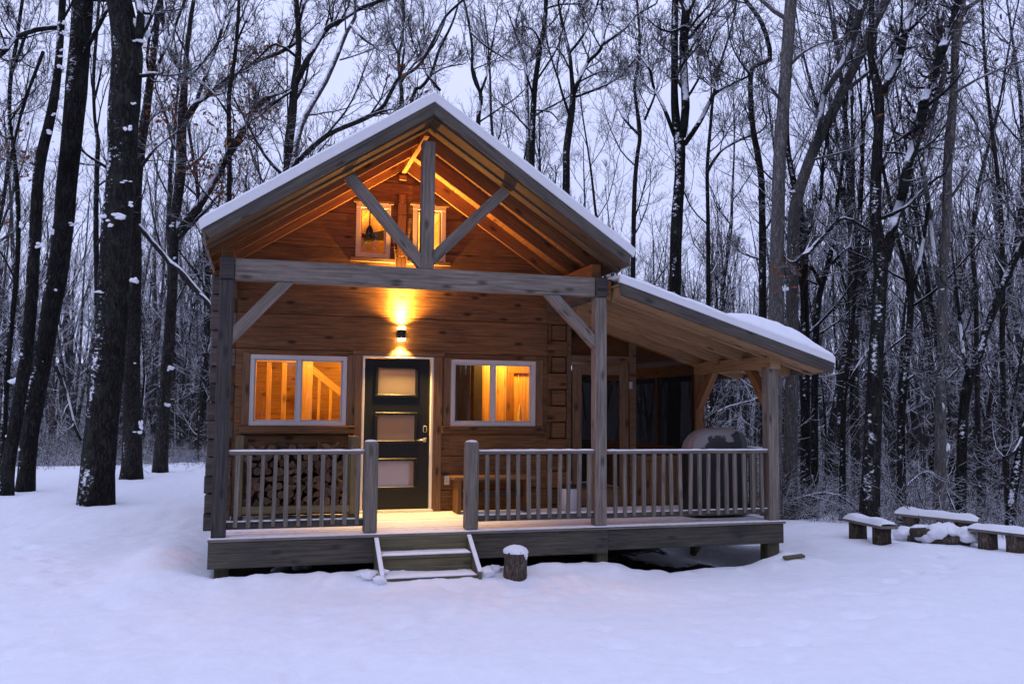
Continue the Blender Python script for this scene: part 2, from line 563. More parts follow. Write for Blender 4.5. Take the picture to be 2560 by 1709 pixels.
M['treated'] = wood('green treated timber', (.085, .072, .038), (.19, .165, .095), (.07, .065, .045), .5, .5, .75, green=.3)
M['deck'] = wood('deck boards dusted with snow', (.16, .13, .11), (.30, .26, .23), (.1, .09, .08), .4, .4, .75, snow=.80)
M['pine'] = wood('interior pine boards', (.36, .19, .075), (.58, .34, .15), (.26, .13, .05), .3, .8, .5)
M['pine_dark'] = wood('interior stained boards', (.16, .07, .025), (.30, .14, .05), (.1, .05, .02), .4, .8, .5)
M['grain_end'] = wood('cut log end', (.035, .023, .016), (.145, .088, .052), (.02, .015, .011), .9, .2, .8, var=.9)
M['vinyl'] = flat('white vinyl frame', (.56, .54, .53), .45, 0, .4, 6, .1)
M['jamb'] = flat('white painted jamb', (.74, .72, .68), .5, 0, .4, 6, .08)
M['tan'] = flat('tan window frame', (.52, .40, .28), .5, 0, .3, 8, .2)
M['black'] = flat('black painted door', (.006, .0075, .0075), .42, 0, .35, 8, .3)
M['lamp_black'] = flat('black lamp housing', (.012, .012, .012), .4, 0, .5, 8, .2)
M['metal'] = flat('satin nickel', (.62, .58, .5), .28, 1.0, .5, 10, .1)
M['edge_metal'] = flat('white painted roof edge', (.78, .78, .80), .5, 0.0, .4, 9, .18)
M['plastic'] = flat('grey plastic cover', (.42, .41, .40), .6, 0, .3, 10, .15)
M['cover'] = flat('black vinyl cover', (.010, .010, .012), .42, 0, .5, 9, .4)
M['bucket'] = flat('white pail', (.55, .55, .58), .5, 0, .4, 9, .15)
M['dark'] = flat('dark cabinet', (.02, .016, .013), .5, 0, .4, 9, .3)
M['snow'] = snow_mat('snow', .35, 1.0)
M['snow_cap'] = snow_mat('snow cap', .45, 2.2)
M['ground'] = snow_mat('snow ground', .55, 1.0, bare=True)
M['glass'] = glass_mat('window glass', (1, .99, .97))
M['frost'] = frost_mat('frosted glass')
M['screen'] = screen_mat('insect screen', .24)
M['bark_dark'] = bark('dark furrowed bark', (.0045, .0044, .0045), (.040, .037, .034), .42, 1.0, 10, .35, wind=.56)
M['bark_grey'] = bark('grey ridged bark', (.05, .047, .045), (.19, .18, .17), .35, 1.0, 12, .2, wind=.18)
M['bark_mid'] = bark('brown bark', (.009, .008, .008), (.055, .048, .044), .5, 1.2, 9, .3, wind=.42)
M['bark_limb'] = bark('snow-topped dead limb', (.012, .010, .010), (.06, .052, .048), .78, 1.2, 9, .1, wind=.3)
M['bark_snowy'] = bark('snow plastered bark', (.04, .036, .034), (.15, .14, .13), .6, 1.2, 9, .1, wind=1.05)
M['bark_stump'] = bark('stump bark', (.045, .034, .027), (.19, .15, .12), 0, 1.0, 16, 0, wind=0)
M['bark_wood'] = bark('firewood bark', (.03, .024, .02), (.12, .095, .075), 0, 1.0, 16, 0, wind=0)
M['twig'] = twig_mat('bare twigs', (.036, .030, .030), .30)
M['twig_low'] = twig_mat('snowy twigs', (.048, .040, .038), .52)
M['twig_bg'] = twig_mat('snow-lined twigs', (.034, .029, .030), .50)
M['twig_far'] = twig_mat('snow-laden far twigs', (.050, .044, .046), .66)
M['leaf'] = flat('dead oak leaves', (.20, .075, .028), .8, 0, .1, 5, .5)
M['bulb'] = emit_mat('lamp lens', (1, .58, .16), 95)
M['room_bulb'] = emit_mat('room lamp', (1, .62, .25), 6)

# ------------------------------------------------------------------ cabin dimensions (metres, Z = 0 on the deck boards)
YW = 1.862                 # log face of the front wall
XL, XR = -0.155, 4.577     # log walls
YB = 7.3                   # rear wall
AX = 2.2177                # ridge
PITCHS = 0.667
PW = 0.1463                # 6x6 posts
XM, XP = 4.254, 6.587      # middle post, far right post (their outer-left edges)
ZB, HB = 2.70, 0.228
YF = -0.275                # front edge of the roofs


def zslope(x, z0): return z0 - PITCHS * abs(x - AX)


cabin = empty('cabin', (2.2, 3.6, -0.4))
tag(cabin, 'timber log cabin with a snowy gable roof, lit windows and a railed front porch', 'cabin')

OPEN = [(0.32, 1.53, 1.121, 2.018), (2.907, 4.108, 1.121, 2.018), (1.745, 2.65, 0.0, 2.03), (1.60, 2.058, 3.335, 4.06), (2.36, 2.81, 3.335, 4.085)]


def front_wall():
    mb = MB()
    course, z = 0.455, -0.18
    k = 0
    while z < 4.75:
        z1 = z + course - .008
        x0, x1 = XL + .30, XR - .30
        if z > 2.6:
            # gable boards end under the roof
            h = min(z1, 4.70)
            x0 = max(XL, AX - (4.72 - z) / PITCHS); x1 = min(XR, AX + (4.72 - z) / PITCHS)
        if x1 - x0 < .1: break
        dy = random.uniform(-.014, .010)
        segs = []
        cuts = sorted({x0, x1, *[c for o in OPEN for c in o[:2] if x0 < c < x1 and o[2] < z1 and o[3] > z]})
        for a, b in zip(cuts, cuts[1:]):
            pieces = [(z, z1)]
            for o in OPEN:
                if o[0] < (a + b) / 2 < o[1]:
                    np_ = []
                    for p, q in pieces:
                        if o[3] <= p or o[2] >= q: np_.append((p, q)); continue
                        if o[2] > p + .01: np_.append((p, o[2]))
                        if o[3] < q - .01: np_.append((o[3], q))
                    pieces = np_
            for p, q in pieces: segs.append((a, b, p, q))
        # merge full-height neighbours so that a log reads as one timber
        merged = []
        for s in segs:
            if merged and abs(merged[-1][1] - s[0]) < 1e-6 and merged[-1][2:] == s[2:]: merged[-1] = (merged[-1][0], s[1], *s[2:])
            else: merged.append(s)
        for a, b, p, q in merged:
            if p > 2.6:
                def zt(x): return zslope(x, 4.72)
                qa = min(q, zt(a)) if a < AX else q
                qb = min(q, zt(b)) if b > AX else q
                top_ = [(a, max(p + .004, qa))]
                for xx in (AX - (4.72 - q) / PITCHS, AX, AX + (4.72 - q) / PITCHS):
                    if a + .002 < xx < b - .002: top_.append((xx, min(q, zt(xx))))
                top_.append((b, max(p + .004, qb)))
                poly = [(a, p), (b, p)] + list(reversed(top_))
                mb.prism(poly, YW + dy, YW + .19)
            else:
                mb.box(a, b, YW + dy, YW + .19, p, q, 0)
        z += course; k += 1
    return mb.build('front_wall', M['log'], cabin, .012)


fw = front_wall()
# corner joints: log tails of the front wall, with the set-back ends of the side logs between them
z = -0.18
k = 0
while z < 2.75:
    h = .455 / 2
    for s in (0, 1):
        zz = z + s * h
        tail = (s == 0)
        mb = MB()
        if tail:
            mb.box(XR - .298, XR + random.uniform(-.005, .015), YW + random.uniform(-.012, .008), YW + .2, zz, zz + h - .01, 0)
        else:
            mb.box(XR - .21, XR - .004, YW + .04, YW + .3, zz, zz + h - .008, 1)
        mb.build('log_end', M['log'], fw, .01)
        mb = MB()
        if not tail:
            mb.box(XL - random.uniform(.0, .02), XL + .298, YW + random.uniform(-.012, .008), YW + .2, zz, zz + h - .01, 0)
        else:
            mb.box(XL - random.uniform(.0, .035), XL + .20, YW + .04 + random.uniform(0, .05), YW + .3, zz, zz + h - .008, 1)
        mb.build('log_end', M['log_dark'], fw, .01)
    z += .455

MB().box(XL + .22, XL + .297, YW + .06, YW + .24, -.18, 2.73, 2).build('log_end', M['log'], fw)  # backing strips added behind the corner joints to block leaking room light
MB().box(XR - .297, XR - .22, YW + .06, YW + .24, -.18, 2.73, 2).build('log_end', M['log'], fw)
for nm, x0, x1 in (('side_wall', XL, XL + .17), ('side_wall', XR - .17, XR)):
    mb = MB(); z = -.18
    while z < 2.75:
        segs = [(YW + .2, YB)]
        if x1 == XR and z < 1.9 and z + .447 > .2:
            segs = [(YW + .2, 3.3), (4.5, YB)]          # glazed opening into the screened room
        for a, b in segs: mb.box(x0 + random.uniform(0, .01), x1, a, b, z, z + .447, 1)
        z += .455
    mb.build(nm, M['log'], cabin, .01)
mb = MB(); z = -.18
while z < 4.7:
    x0 = max(XL, AX - (4.75 - z) / PITCHS) if z > 2.6 else XL; x1 = min(XR, AX + (4.75 - z) / PITCHS) if z > 2.6 else XR
    if x1 - x0 > .2: mb.box(x0, x1, YB, YB + .17, z, z + .447, 0)
    z += .455
mb.build('rear_wall', M['log'], cabin, .01)

# interior
mb = MB().box(XL + .18, XR - .18, YW + .2, YB - .01, -.06, -.004, 1)
mb.build('floor', M['pine_dark'], cabin)
mb = MB()
for i in range(12):
    mb.box(XL + .2, XR - .2, YB - .05 - .002 * (i % 2), YB - .012, .0 + i * .215, .21 + i * .215, 0)
    mb.box(XL + .172, XL + .20 + .002 * (i % 2), YW + .2, YB - .06, i * .215, .21 + i * .215, 1)
mb.build('interior_lining', M['pine'], cabin)
mb = MB().box(XL + .21, XR - .21, 4.2, YB - .06, 2.50, 2.62, 1)
mb.build('loft_floor', M['pine'], cabin)
# ceiling lining under the roof
mb = MB()
for s in (-1, 1):
    for i in range(11):
        a, b = i * .24, i * .24 + .236
        P0 = Vector((AX + s * a, YW + .2, 4.62 - PITCHS * a)); P1 = Vector((AX + s * b, YW + .2, 4.62 - PITCHS * b))
        if b > 2.3: continue
        mid = (P0 + P1) / 2
        mb.beam((mid.x, YW + .21, mid.z), (mid.x, YB - .02, mid.z), (P1 - P0).length, .02, (s, 0, -PITCHS))
mb.build('ceiling', M['pine'], cabin)

# stair seen through the first window
st = empty('staircase', (0.8, 3.9, 0), cabin)
mb = MB()
for i in range(5): mb.box(.12 + i * .205, .19 + i * .205, 3.0, 3.06, .0, 1.98, 2)
mb.build('stud', M['pine'], st, .004)
mb = MB().box(-.03, 1.16, 2.995, 3.065, 1.985, 2.07, 0).build('header', M['pine'], st, .004)
mb = MB().box(1.00, 1.16, 2.99, 3.10, .0, 1.983, 2).build('newel', M['pine'], st, .004)
mb = MB().beam((1.17, 3.6, 1.93), (2.2, 3.6, 1.10), .05, .10).build('handrail', M['pine'], st, .004)
for i in range(5):
    x = 1.27 + i * .17
    MB().box(x, x + .045, 3.58, 3.62, .2, 1.78 - (x - 1.27) * .806, 2).build('baluster', M['pine'], st, .003)
mb = MB().beam((1.0, 3.6, 1.05), (2.3, 3.6, .0), .05, .26).build('stringer', M['pine'], st, .004)
mb = MB()
for i in range(10): mb.box(-.05, 2.6, 4.6 - .003 * (i % 2), 4.64, i * .25, i * .25 + .245, 0)
mb.build('partition', M['pine_dark'], cabin)
# kitchen side seen through the second window
mb = MB()
for i in range(8): mb.box(3.55 + i * .11, 3.655 + i * .11, 3.0 + i * .0, 3.03, 0, 2.5, 2)
mb.build('partition', M['pine'], cabin)
mb = MB().box(3.1, 3.5, 3.6, 3.64, 0, 2.5, 2); mb.build('partition', M['pine_dark'], cabin)
MB().box(3.50, 3.62, 2.9, 2.96, 0, 2.5, 2).build('interior_post', M['dark'], cabin)
mb = MB()
for a_, b_ in ((4.02, 4.12), (4.42, 4.52)): mb.box(a_, b_, 2.96, 2.998, 1.15, 2.0, 2)
mb.box(4.02, 4.52, 2.955, 2.998, 1.90, 2.0, 0)
mb.build('interior_frame', M['pine_dark'], cabin)
kc = empty('kitchen_cabinet', (3.1, 2.7, 0)); tag(kc, 'dark tall cabinet standing inside behind the window beside the door', 'cabinet')
MB().box(3.0, 3.33, 2.45, 2.95, 0.0, 2.1, 2).build('carcass', M['dark'], kc, .006)
MB().box(3.01, 3.32, 2.425, 2.448, .05, 2.05, 2).build('door', M['dark'], kc, .004)
ct = empty('counter', (4.0, 2.6, 0)); tag(ct, 'pine counter under the lit window nearest the screened porch', 'counter')
MB().box(3.35, 4.38, 2.2, 2.75, 1.10, 1.145, 0).build('counter_top', M['pine'], ct, .004)
MB().box(3.40, 4.36, 2.24, 2.7, .0, 1.098, 0).build('carcass', M['pine_dark'], ct, .004)
bt = MB().tube([(4.03, 2.33, 1.146), (4.03, 2.33, 1.22), (4.03, 2.33, 1.30), (4.03, 2.33, 1.34), (4.03, 2.33, 1.42)], [.034, .038, .030, .014, .013], 14)
bt = bt.build('bottle', flat('amber bottle', (.6, .42, .10), .2, 0, .6, 6, .1))
tag(bt, 'small amber bottle on the counter at the corner of the window', 'bottle')

# windows
def window(x0, x1, z0, z1, split, mat, panes=True, fr=.055):
    w = MB()
    y0, y1 = YW - .022, YW + .10
    w.box(x0, x1, y0, y1, z1 - fr, z1, 0); w.box(x0, x1, y0, y1, z0, z0 + fr, 0)
    w.box(x0, x0 + fr, y0 + .001, y1, z0 + fr, z1 - fr, 2); w.box(x1 - fr, x1, y0 + .001, y1, z0 + fr, z1 - fr, 2)
    if split:
        xm = (x0 + x1) / 2
        w.box(xm - .026, xm + .026, y0 + .004, y1 - .01, z0 + fr, z1 - fr, 2)
    o = w.build('window', mat, cabin, .004)
    spans = [(x0 + fr, (x0 + x1) / 2 - .026), ((x0 + x1) / 2 + .026, x1 - fr)] if split else [(x0 + fr, x1 - fr)]
    for i, (a, b) in enumerate(spans):
        s = MB(); q = .018; yy = YW + .012 + .02 * i
        s.box(a, b, yy, yy + .03, z0 + fr, z0 + fr + q, 0); s.box(a, b, yy, yy + .03, z1 - fr - q, z1 - fr, 0)
        s.box(a, a + q, yy, yy + .03, z0 + fr + q, z1 - fr - q, 2); s.box(b - q, b, yy, yy + .03, z0 + fr + q, z1 - fr - q, 2)
        s.build('sash', mat, o, .002)
        MB().box(a + q, b - q, yy + .012, yy + .017, z0 + fr + q, z1 - fr - q, 0).build('pane', M['glass'], o)
    return o

for x0, x1, z0, z1 in (OPEN[0], OPEN[1]):
    o = window(x0, x1, z0, z1, True, M['vinyl'])
    tl = .085 if x0 < 1 else .10
    MB().box(x0 - tl, x0 - .003, YW - .032, YW + .0, z0 - .0, z1 + .02, 2).build('window_trim', M['trim'], o, .003)
    MB().box(x1 + .003, x1 + (.16 if x0 < 1 else .10), YW - .032, YW, z0, z1 + .02, 2).build('window_trim', M['trim'], o, .003)
    MB().box(x0 - tl - .02, x1 + .115, YW - .062, YW - .001, z0 - .10, z0 - .003, 0).build('sill', M['log'], o, .004)
for x0, x1, z0, z1 in OPEN[3:]:
    o = window(x0, x1, z0, z1, False, M['tan'], fr=.062)
    MB().box(x0 - .07, x1 + .07, YW - .035, YW - .001, z0 - .055, z0 - .003, 0).build('sill', M['trim'], o, .003)
    MB().box(x0 - .04, x1 + .04, YW - .03, YW - .001, z1 + .003, z1 + .04, 0).build('window_trim', M['trim'], o, .003)
mb = MB()
for a, b, w in ((3.22, 3.36, .125), (3.365, 3.60, .12), (3.605, 3.93, .115), (3.935, 4.09, .112), (4.095, 4.21, .095)):
    mb.box(2.205 - w / 2, 2.205 + w / 2, YW - .05, YW - .016, a, b, 2)
mb.build('blocking', M['soffit'], cabin, .006)
MB().box(2.155, 2.255, YW - .055, YW - .016, 4.40, 4.47, 0).build('blocking', M['soffit'], cabin, .006)

# front door
dr = MB()
dx0, dx1, dz0, dz1 = 1.764, 2.631, .035, 2.007
lites = [(1.941, 2.436, 1.535, 1.877), (1.941, 2.436, .929, 1.265), (1.941, 2.436, .325, .662)]
zs = [dz0] + [v for l in sorted(lites, key=lambda q: q[2]) for v in (l[2], l[3])] + [dz1]
yd = YW + .035
for i in range(0, len(zs) - 1):
    if i % 2 == 0: dr.box(dx0, dx1, yd, yd + .045, zs[i], zs[i + 1], 0)
    else:
        dr.box(dx0, lites[0][0], yd, yd + .045, zs[i], zs[i + 1], 2); dr.box(lites[0][1], dx1, yd, yd + .045, zs[i], zs[i + 1], 2)
door = dr.build('door', M['black'], cabin)
for i, (a, b, c, d) in enumerate(lites):
    fr_ = MB(); q = .034
    y0 = yd - .016
    fr_.box(a - q, b + q, y0, yd - .0005, d, d + q, 0); fr_.box(a - q, b + q, y0, yd - .0005, c - q, c, 0)
    fr_.box(a - q, a, y0 + .0005, yd - .0005, c, d, 2); fr_.box(b, b + q, y0 + .0005, yd - .0005, c, d, 2)
    fr_.build('pane_frame', M['black'], door, .005)
    MB().box(a, b, yd + .015, yd + .022, c, d, 0).build('pane', M['frost'], door)
    MB().box(a - .002, b + .002, yd - .010, yd - .0006, c - .002, c + .006, 0).build('glazing_bead', M['metal'], door)
hd = MB().box(2.548, 2.596, yd - .012, yd, .906, .965, 2).build('handle', M['metal'], door, .004)
MB().tube([(2.572, yd - .012, .937), (2.572, yd - .05, .937), (2.56, yd - .055, .937), (2.46, yd - .055, .932)], [.011, .011, .010, .008], 10).build('lever', M['metal'], hd)
lk = MB().box(2.548, 2.600, yd - .020, yd, 1.035, 1.125, 2).build('lock', M['metal'], door, .012)
MB().box(2.555, 2.593, yd - .026, yd - .0205, 1.042, 1.118, 2).build('keypad', M['lamp_black'], lk, .008)
jb = MB()
jb.box(1.728, 1.757, YW - .030, YW + .10, .0, 2.014, 2); jb.box(2.638, 2.668, YW - .030, YW + .10, .0, 2.014, 2)
jb.box(1.728, 2.668, YW - .032, YW + .10, 2.015, 2.036, 0)
jm = jb.build('door_frame', M['jamb'], cabin, .003)
MB().box(1.72, 2.68, YW - .07, YW + .09, .001, .031, 0).build('threshold', M['jamb'], jm, .004)
MB().box(1.63, 1.725, YW - .040, YW - .001, .0, 2.04, 2).build('door_trim', M['trim'], cabin, .003)
MB().box(2.671, 2.79, YW - .040, YW - .001, .0, 2.04, 2).build('door_trim', M['trim'], cabin, .003)
MB().box(1.60, 2.82, YW - .036, YW - .001, 2.045, 2.10, 0).build('door_trim', M['trim'], cabin, .003)

# ---------------------------------------------------------------- deck
mb = MB(); y = -.075
while y < YW - .03:
    w = .138
    mb.box(-.025, XP + .175, y, min(y + w, YW - .002), -.034 + random.uniform(-.001, .001), 0.0 + random.uniform(-.0015, .0015), 0); y += w + .006
deck = mb.build('deck', M['deck'], cabin, .003)
MB().box(-.02, 4.3905, -.055, -.015, -.305, -.036, 0).build('rim_board', M['dark_rim'], cabin, .004)
MB().box(4.3925, XP + .158, -.052, -.014, -.272, -.037, 0).build('rim_board', M['dark_rim'], cabin, .004)
MB().box(-.02, .02, -.012, YW, -.30, -.036, 1).build('rim_board', M['dark_rim'], cabin, .004)
MB().box(XP + .118, XP + .157, -.012, 6.4, -.27, -.037, 1).build('rim_board', M['dark_rim'], cabin, .004)
jb = MB()
for i in range(16):
    x = .25 + i * .41
    jb.box(x, x + .04, -.012, YW - .02, -.26, -.037, 1)
jb.build('joists', M['dark_rim'], deck)
MB().box(4.6, XP + .11, YW + .12, 6.4, -.07, -.02, 1).build('porch_floor', M['deck'], cabin)
for x, y, w in ((4.28, .02, .14), (XP - .02, .03, .17), (.04, .1, .14), (XP - .02, 1.9, .15), (2.2, .1, .14)):
    zg = gz(x, y) - .15
    MB().box(x, x + w, y, y + w, zg, -.275 if x > 1 else -.306, 2).build('foundation_post', M['treated'], cabin, .006)

# ---------------------------------------------------------------- porch timber frame
def post(x, y, z0, z1, mat='grey_wood', w=PW):
    return MB().box(x, x + w, y, y + w, z0, z1, 2).build('porch_post', M[mat], cabin, .007)

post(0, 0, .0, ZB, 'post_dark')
post(XM, 0, .0, ZB)
post(XP, 0, .0, 2.055)
post(XP, YW + .01, .0, 2.055, 'soffit')
for x in (0.0, XM):
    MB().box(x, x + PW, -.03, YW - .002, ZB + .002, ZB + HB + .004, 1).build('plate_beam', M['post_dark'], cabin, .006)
    MB().box(x + .01, x + PW - .01, .16, YW - .002, ZB + HB + .006, 3.12 if x > 1 else 3.05, 1).build('plate_beam', M['soffit'], cabin, .006)
MB().box(PW + .002, XM - .002, .0, PW - .002, ZB, ZB + HB, 0).build('front_beam', M['grey_wood'], cabin, .007)
MB().box(XM + PW + .003, 4.46, .0, .14, 2.73, 2.90, 0).build('beam_end', M['soffit'], cabin, .006)
KX = AX - PW / 2
MB().box(KX, KX + PW, .0, PW, ZB + HB + .001, 4.40, 2).build('king_post', M['grey_wood'], cabin, .007)


def brace(p0, p1, name='brace', mat='grey_wood', side=(0, 1, 0), w=.12, h=.125, c0=None, c1=None):
    return MB().beam(p0, p1, w, h, side, c0, c1).build(name, M[mat], cabin, .006)

yb = PW / 2 - .004
X_, Z_ = (1, 0, 0), (0, 0, 1)
brace((PW + .001, yb, 2.105), (.680, yb, ZB - .001), c0=X_, c1=Z_)
brace((XM - .001, yb, 2.162), (3.715, yb, ZB - .001), c0=X_, c1=Z_)
nl = (PITCHS, 0, -1)
brace((KX - .001, yb, 3.005), (1.325, yb, 3.925), 'strut', c0=X_, c1=(-PITCHS, 0, 1), h=.125)
brace((KX + PW + .001, yb, 3.06), (3.135, yb, 3.905), 'strut', c0=X_, c1=(PITCHS, 0, 1), h=.125)
# lean-to braces along the eave beam
brace((XP + PW / 2, PW + .002, 1.46), (XP + PW / 2, .50, 1.886), side=(1, 0, 0), mat='soffit', w=.11, h=.11, c0=(0, 1, 0), c1=Z_)
brace((XP + PW / 2, YW + .006, 1.46), (XP + PW / 2, YW - .36, 1.886), side=(1, 0, 0), mat='soffit', w=.11, h=.11, c0=(0, 1, 0), c1=Z_)

# ---------------------------------------------------------------- main roof
roof_mb = MB()
for s in (-1, 1):
    xe = AX + s * 2.41
    # boards run along y; one slab per side, its underside shows between the rafters
    n = 14
    for i in range(n):
        a, b = i / n, (i + 1) / n - .002
        xa, xb = AX + s * 2.41 * a, AX + s * 2.41 * b
        za, zb_ = zslope(xa, 4.80), zslope(xb, 4.80)
        mid = Vector(((xa + xb) / 2, 0, (za + zb_) / 2))
        L = math.hypot(xb - xa, zb_ - za)
        roof_mb.beam((mid.x, YF + .045, mid.z - .018), (mid.x, YB + .4, mid.z - .018), L, .024, (s, 0, -PITCHS))
roof = roof_mb.build('roof', M['soffit'], cabin)
for s in (-1, 1):
    # barge board: face plumb-cut at the ridge, square at the eave
    xe = AX + s * 2.385
    zt, zb2 = 4.757, 4.616
    e = Vector((s * 1.0, 0, -PITCHS)).normalized(); nn = Vector((s * PITCHS, 0, 1)).normalized()
    tp = Vector((xe, 0, zslope(xe, zt)))
    bt_ = tp - nn * .118
    poly = [(AX, zt), (AX, zb2), (bt_.x, bt_.z), (tp.x, tp.z)]
    if s > 0: poly = [(AX, zb2), (bt_.x, bt_.z), (tp.x, tp.z), (AX, zt)]
    mb = MB(); b0 = 0
    mb.prism(poly if s > 0 else poly, YF, YF + .042)
    # grain along the rake
    for fi in range(2):
        mb.uv[fi] = [(e.dot(Vector((mb.v[i][0], 0, mb.v[i][2]))) + 10 * s, nn.dot(Vector((mb.v[i][0], 0, mb.v[i][2])))) for i in mb.f[fi]]
    mb.build('barge_board', M['barge'], roof, .004)
    # eave board
    MB().box(min(xe, xe - s * .03), max(xe, xe - s * .03), YF + .044, YB + .35, zslope(xe, 4.757) - .12, zslope(xe, 4.757) - .004, 1).build('eave_board', M['grey_wood'], roof, .003)
    # galvanised edge trim
    xt = AX + s * 2.43
    poly = [(AX, 4.76), (AX, 4.866), (xt, zslope(xt, 4.866)), (xt - s * .02, zslope(xt - s * .02, 4.76))]
    if s > 0: poly = poly[::-1]
    MB().prism(poly, YF - .012, YF + .04).build('edge_trim', M['edge_metal'], roof, .003)
    # rafters: a row parallel to the gable
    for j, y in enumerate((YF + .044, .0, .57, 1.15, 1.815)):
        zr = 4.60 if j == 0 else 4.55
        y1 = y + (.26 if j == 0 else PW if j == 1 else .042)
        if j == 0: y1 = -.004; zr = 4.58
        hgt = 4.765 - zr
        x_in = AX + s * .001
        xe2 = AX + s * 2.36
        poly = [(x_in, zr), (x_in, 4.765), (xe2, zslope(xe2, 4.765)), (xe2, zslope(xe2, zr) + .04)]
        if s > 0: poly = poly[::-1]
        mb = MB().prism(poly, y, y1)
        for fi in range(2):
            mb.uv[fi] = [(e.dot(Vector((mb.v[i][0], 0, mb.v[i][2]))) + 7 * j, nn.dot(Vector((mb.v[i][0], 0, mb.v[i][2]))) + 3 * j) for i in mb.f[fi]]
        mb.build('top_chord' if j == 1 else 'rafter', M['shaded_timber'] if j < 2 else M['soffit'], roof, .003)
    # one purlin line of bright wood at the ridge
MB().box(AX - .03, AX + .03, PW + .01, YW - .01, 4.50, 4.66, 1).build('ridge_beam', M['soffit'], roof, .003)


def snow_slab(name, xs, zfun, y0, y1, th, parent, ny=40, nx=60, edge=.06, seed=0.0, mound=None):
    """snow lying on a slope: a closed skin with soft rounded edges"""
    V = []; Fq = []
    ys = [y0 + (y1 - y0) * (j / ny) ** 1.6 for j in range(ny + 1)]
    for j, y in enumerate(ys):
        for i, x in enumerate(xs):
            d = min(abs(x - xs[0]), abs(xs[-1] - x), abs(y - y0), abs(y1 - y))
            r = math.sqrt(max(0, 1 - (1 - min(1, d / edge)) ** 2))
            t = th * (1 + .42 * noise.noise(Vector((x * 2.6, y * 2.6, seed))) + .22 * noise.noise(Vector((x * 9, y * 9, seed + 3))))
            if mound: t += mound(x, y)
            V.append((x, y, zfun(x) + .003 + t * (.18 + .82 * r)))
    n = len(xs)
    nb = len(V)
    for j, y in enumerate(ys):
        for x in xs: V.append((x, y, zfun(x) + .001))
    for j in range(ny):
        for i in range(n - 1):
            a = j * n + i
            Fq.append((a, a + 1, a + n + 1, a + n)); Fq.append((nb + a, nb + a + n, nb + a + n + 1, nb + a + 1))
    for i in range(n - 1):
        Fq.append((i, nb + i, nb + i + 1, i + 1)); a = ny * n + i; Fq.append((a, a + 1, nb + a + 1, nb + a))
    for j in range(ny):
        a = j * n; Fq.append((a, a + n, nb + a + n, nb + a)); a = j * n + n - 1; Fq.append((a, nb + a, nb + a + n, a + n))
    return np_mesh(name, np.array(V), np.array(Fq), M['snow_cap'], True, parent)


xs = [AX - 2.425 + 4.85 * i / 96 for i in range(97)]
snow_slab('snow', xs, lambda x: zslope(x, 4.867) - .012 * math.exp(-((x - AX) / .05) ** 2), YF - .005, YB + .4, .036, roof)

# ---------------------------------------------------------------- lean-to roof over the screened porch
LS = 0.3008
def lz(x, z0): return z0 - LS * (x - 4.449)
lx0, lx1 = 4.449, 7.37
lmb = MB()
for i in range(12):
    xa, xb = lx0 + .01 + (lx1 - lx0 - .02) * i / 12, lx0 + .01 + (lx1 - lx0 - .02) * (i + 1) / 12 - .004
    mid = ((xa + xb) / 2, lz((xa + xb) / 2, 2.83))
    lmb.beam((mid[0], YF + .045, mid[1]), (mid[0], 6.6, mid[1]), math.hypot(xb - xa, LS * (xb - xa)), .022, (1, 0, -LS))
lean = lmb.build('lean_to_roof', M['bounce_lit_soffit'], cabin)
e = Vector((1, 0, -LS)).normalized(); nn = Vector((LS, 0, 1)).normalized()
def rake(poly, y0, y1, name, mat, off=0, bev=.004):
    mb = MB().prism(poly, y0, y1)
    for fi in range(2):
        mb.uv[fi] = [(e.dot(Vector((mb.v[i][0], 0, mb.v[i][2]))) + off, nn.dot(Vector((mb.v[i][0], 0, mb.v[i][2]))) + off) for i in mb.f[fi]]
    return mb.build(name, M[mat], lean, bev)
rake([(lx0 + .02, lz(lx0, 2.70)), (lx1 + .01, lz(lx1, 2.785) ), (lx1, lz(lx1, 2.841)), (lx0, lz(lx0, 2.841))][:1] + [(lx1 - .02, lz(lx1 - .02, 2.712)), (lx1, lz(lx1, 2.841)), (lx0, lz(lx0, 2.841))], YF, YF + .042, 'barge_board', 'barge', 3)
rake([(lx0, lz(lx0, 2.843)), (lx1 + .006, lz(lx1, 2.843)), (lx1 + .006, lz(lx1, 2.918)), (lx0, lz(lx0, 2.918))], YF - .012, YF + .04, 'edge_trim', 'edge_metal', 5, .003)
MB().box(lx1 - .028, lx1 - .001, YF + .044, 6.6, lz(lx1, 2.72), lz(lx1, 2.838), 1).build('eave_board', M['grey_wood'], lean, .003)
for j, y in enumerate((YF + .044, .02, .62, 1.22, 1.80)):
    zr = 2.66 if j else 2.69
    y1 = y + .042 if j else -.01
    xb = lx1 - .03
    rake([(lx0 + .03, lz(lx0 + .03, zr)), (xb - .10, lz(xb - .10, zr)), (xb, lz(xb, zr + .07)), (xb, lz(xb, 2.816)), (lx0 + .03, lz(lx0 + .03, 2.816))], y, y1, 'rafter', 'bounce_lit_soffit', 4 * j, .003)
MB().box(XP - .002, XP + PW + .002, -.06, 6.5, 1.888, 2.052, 1).build('eave_beam', M['bounce_lit_soffit'], cabin, .006)
lxs = [lx0 + .002 + (lx1 + .004 - lx0) * i / 70 for i in range(71)]
def mound(x, y):
    return .20 * sstep(5.75, 6.45, x) * (1 - .55 * sstep(6.9, 7.37, x)) * (1 - .5 * sstep(.3, 3.0, y)) * sstep(YF - .02, YF + .30, y) + .035 * (1 - sstep(4.8, 5.4, x)) * sstep(YF, .4, y)
snow_slab('snow', lxs, lambda x: lz(x, 2.919), YF - .004, 6.6, .050, lean, seed=4.0, mound=mound, edge=.08)

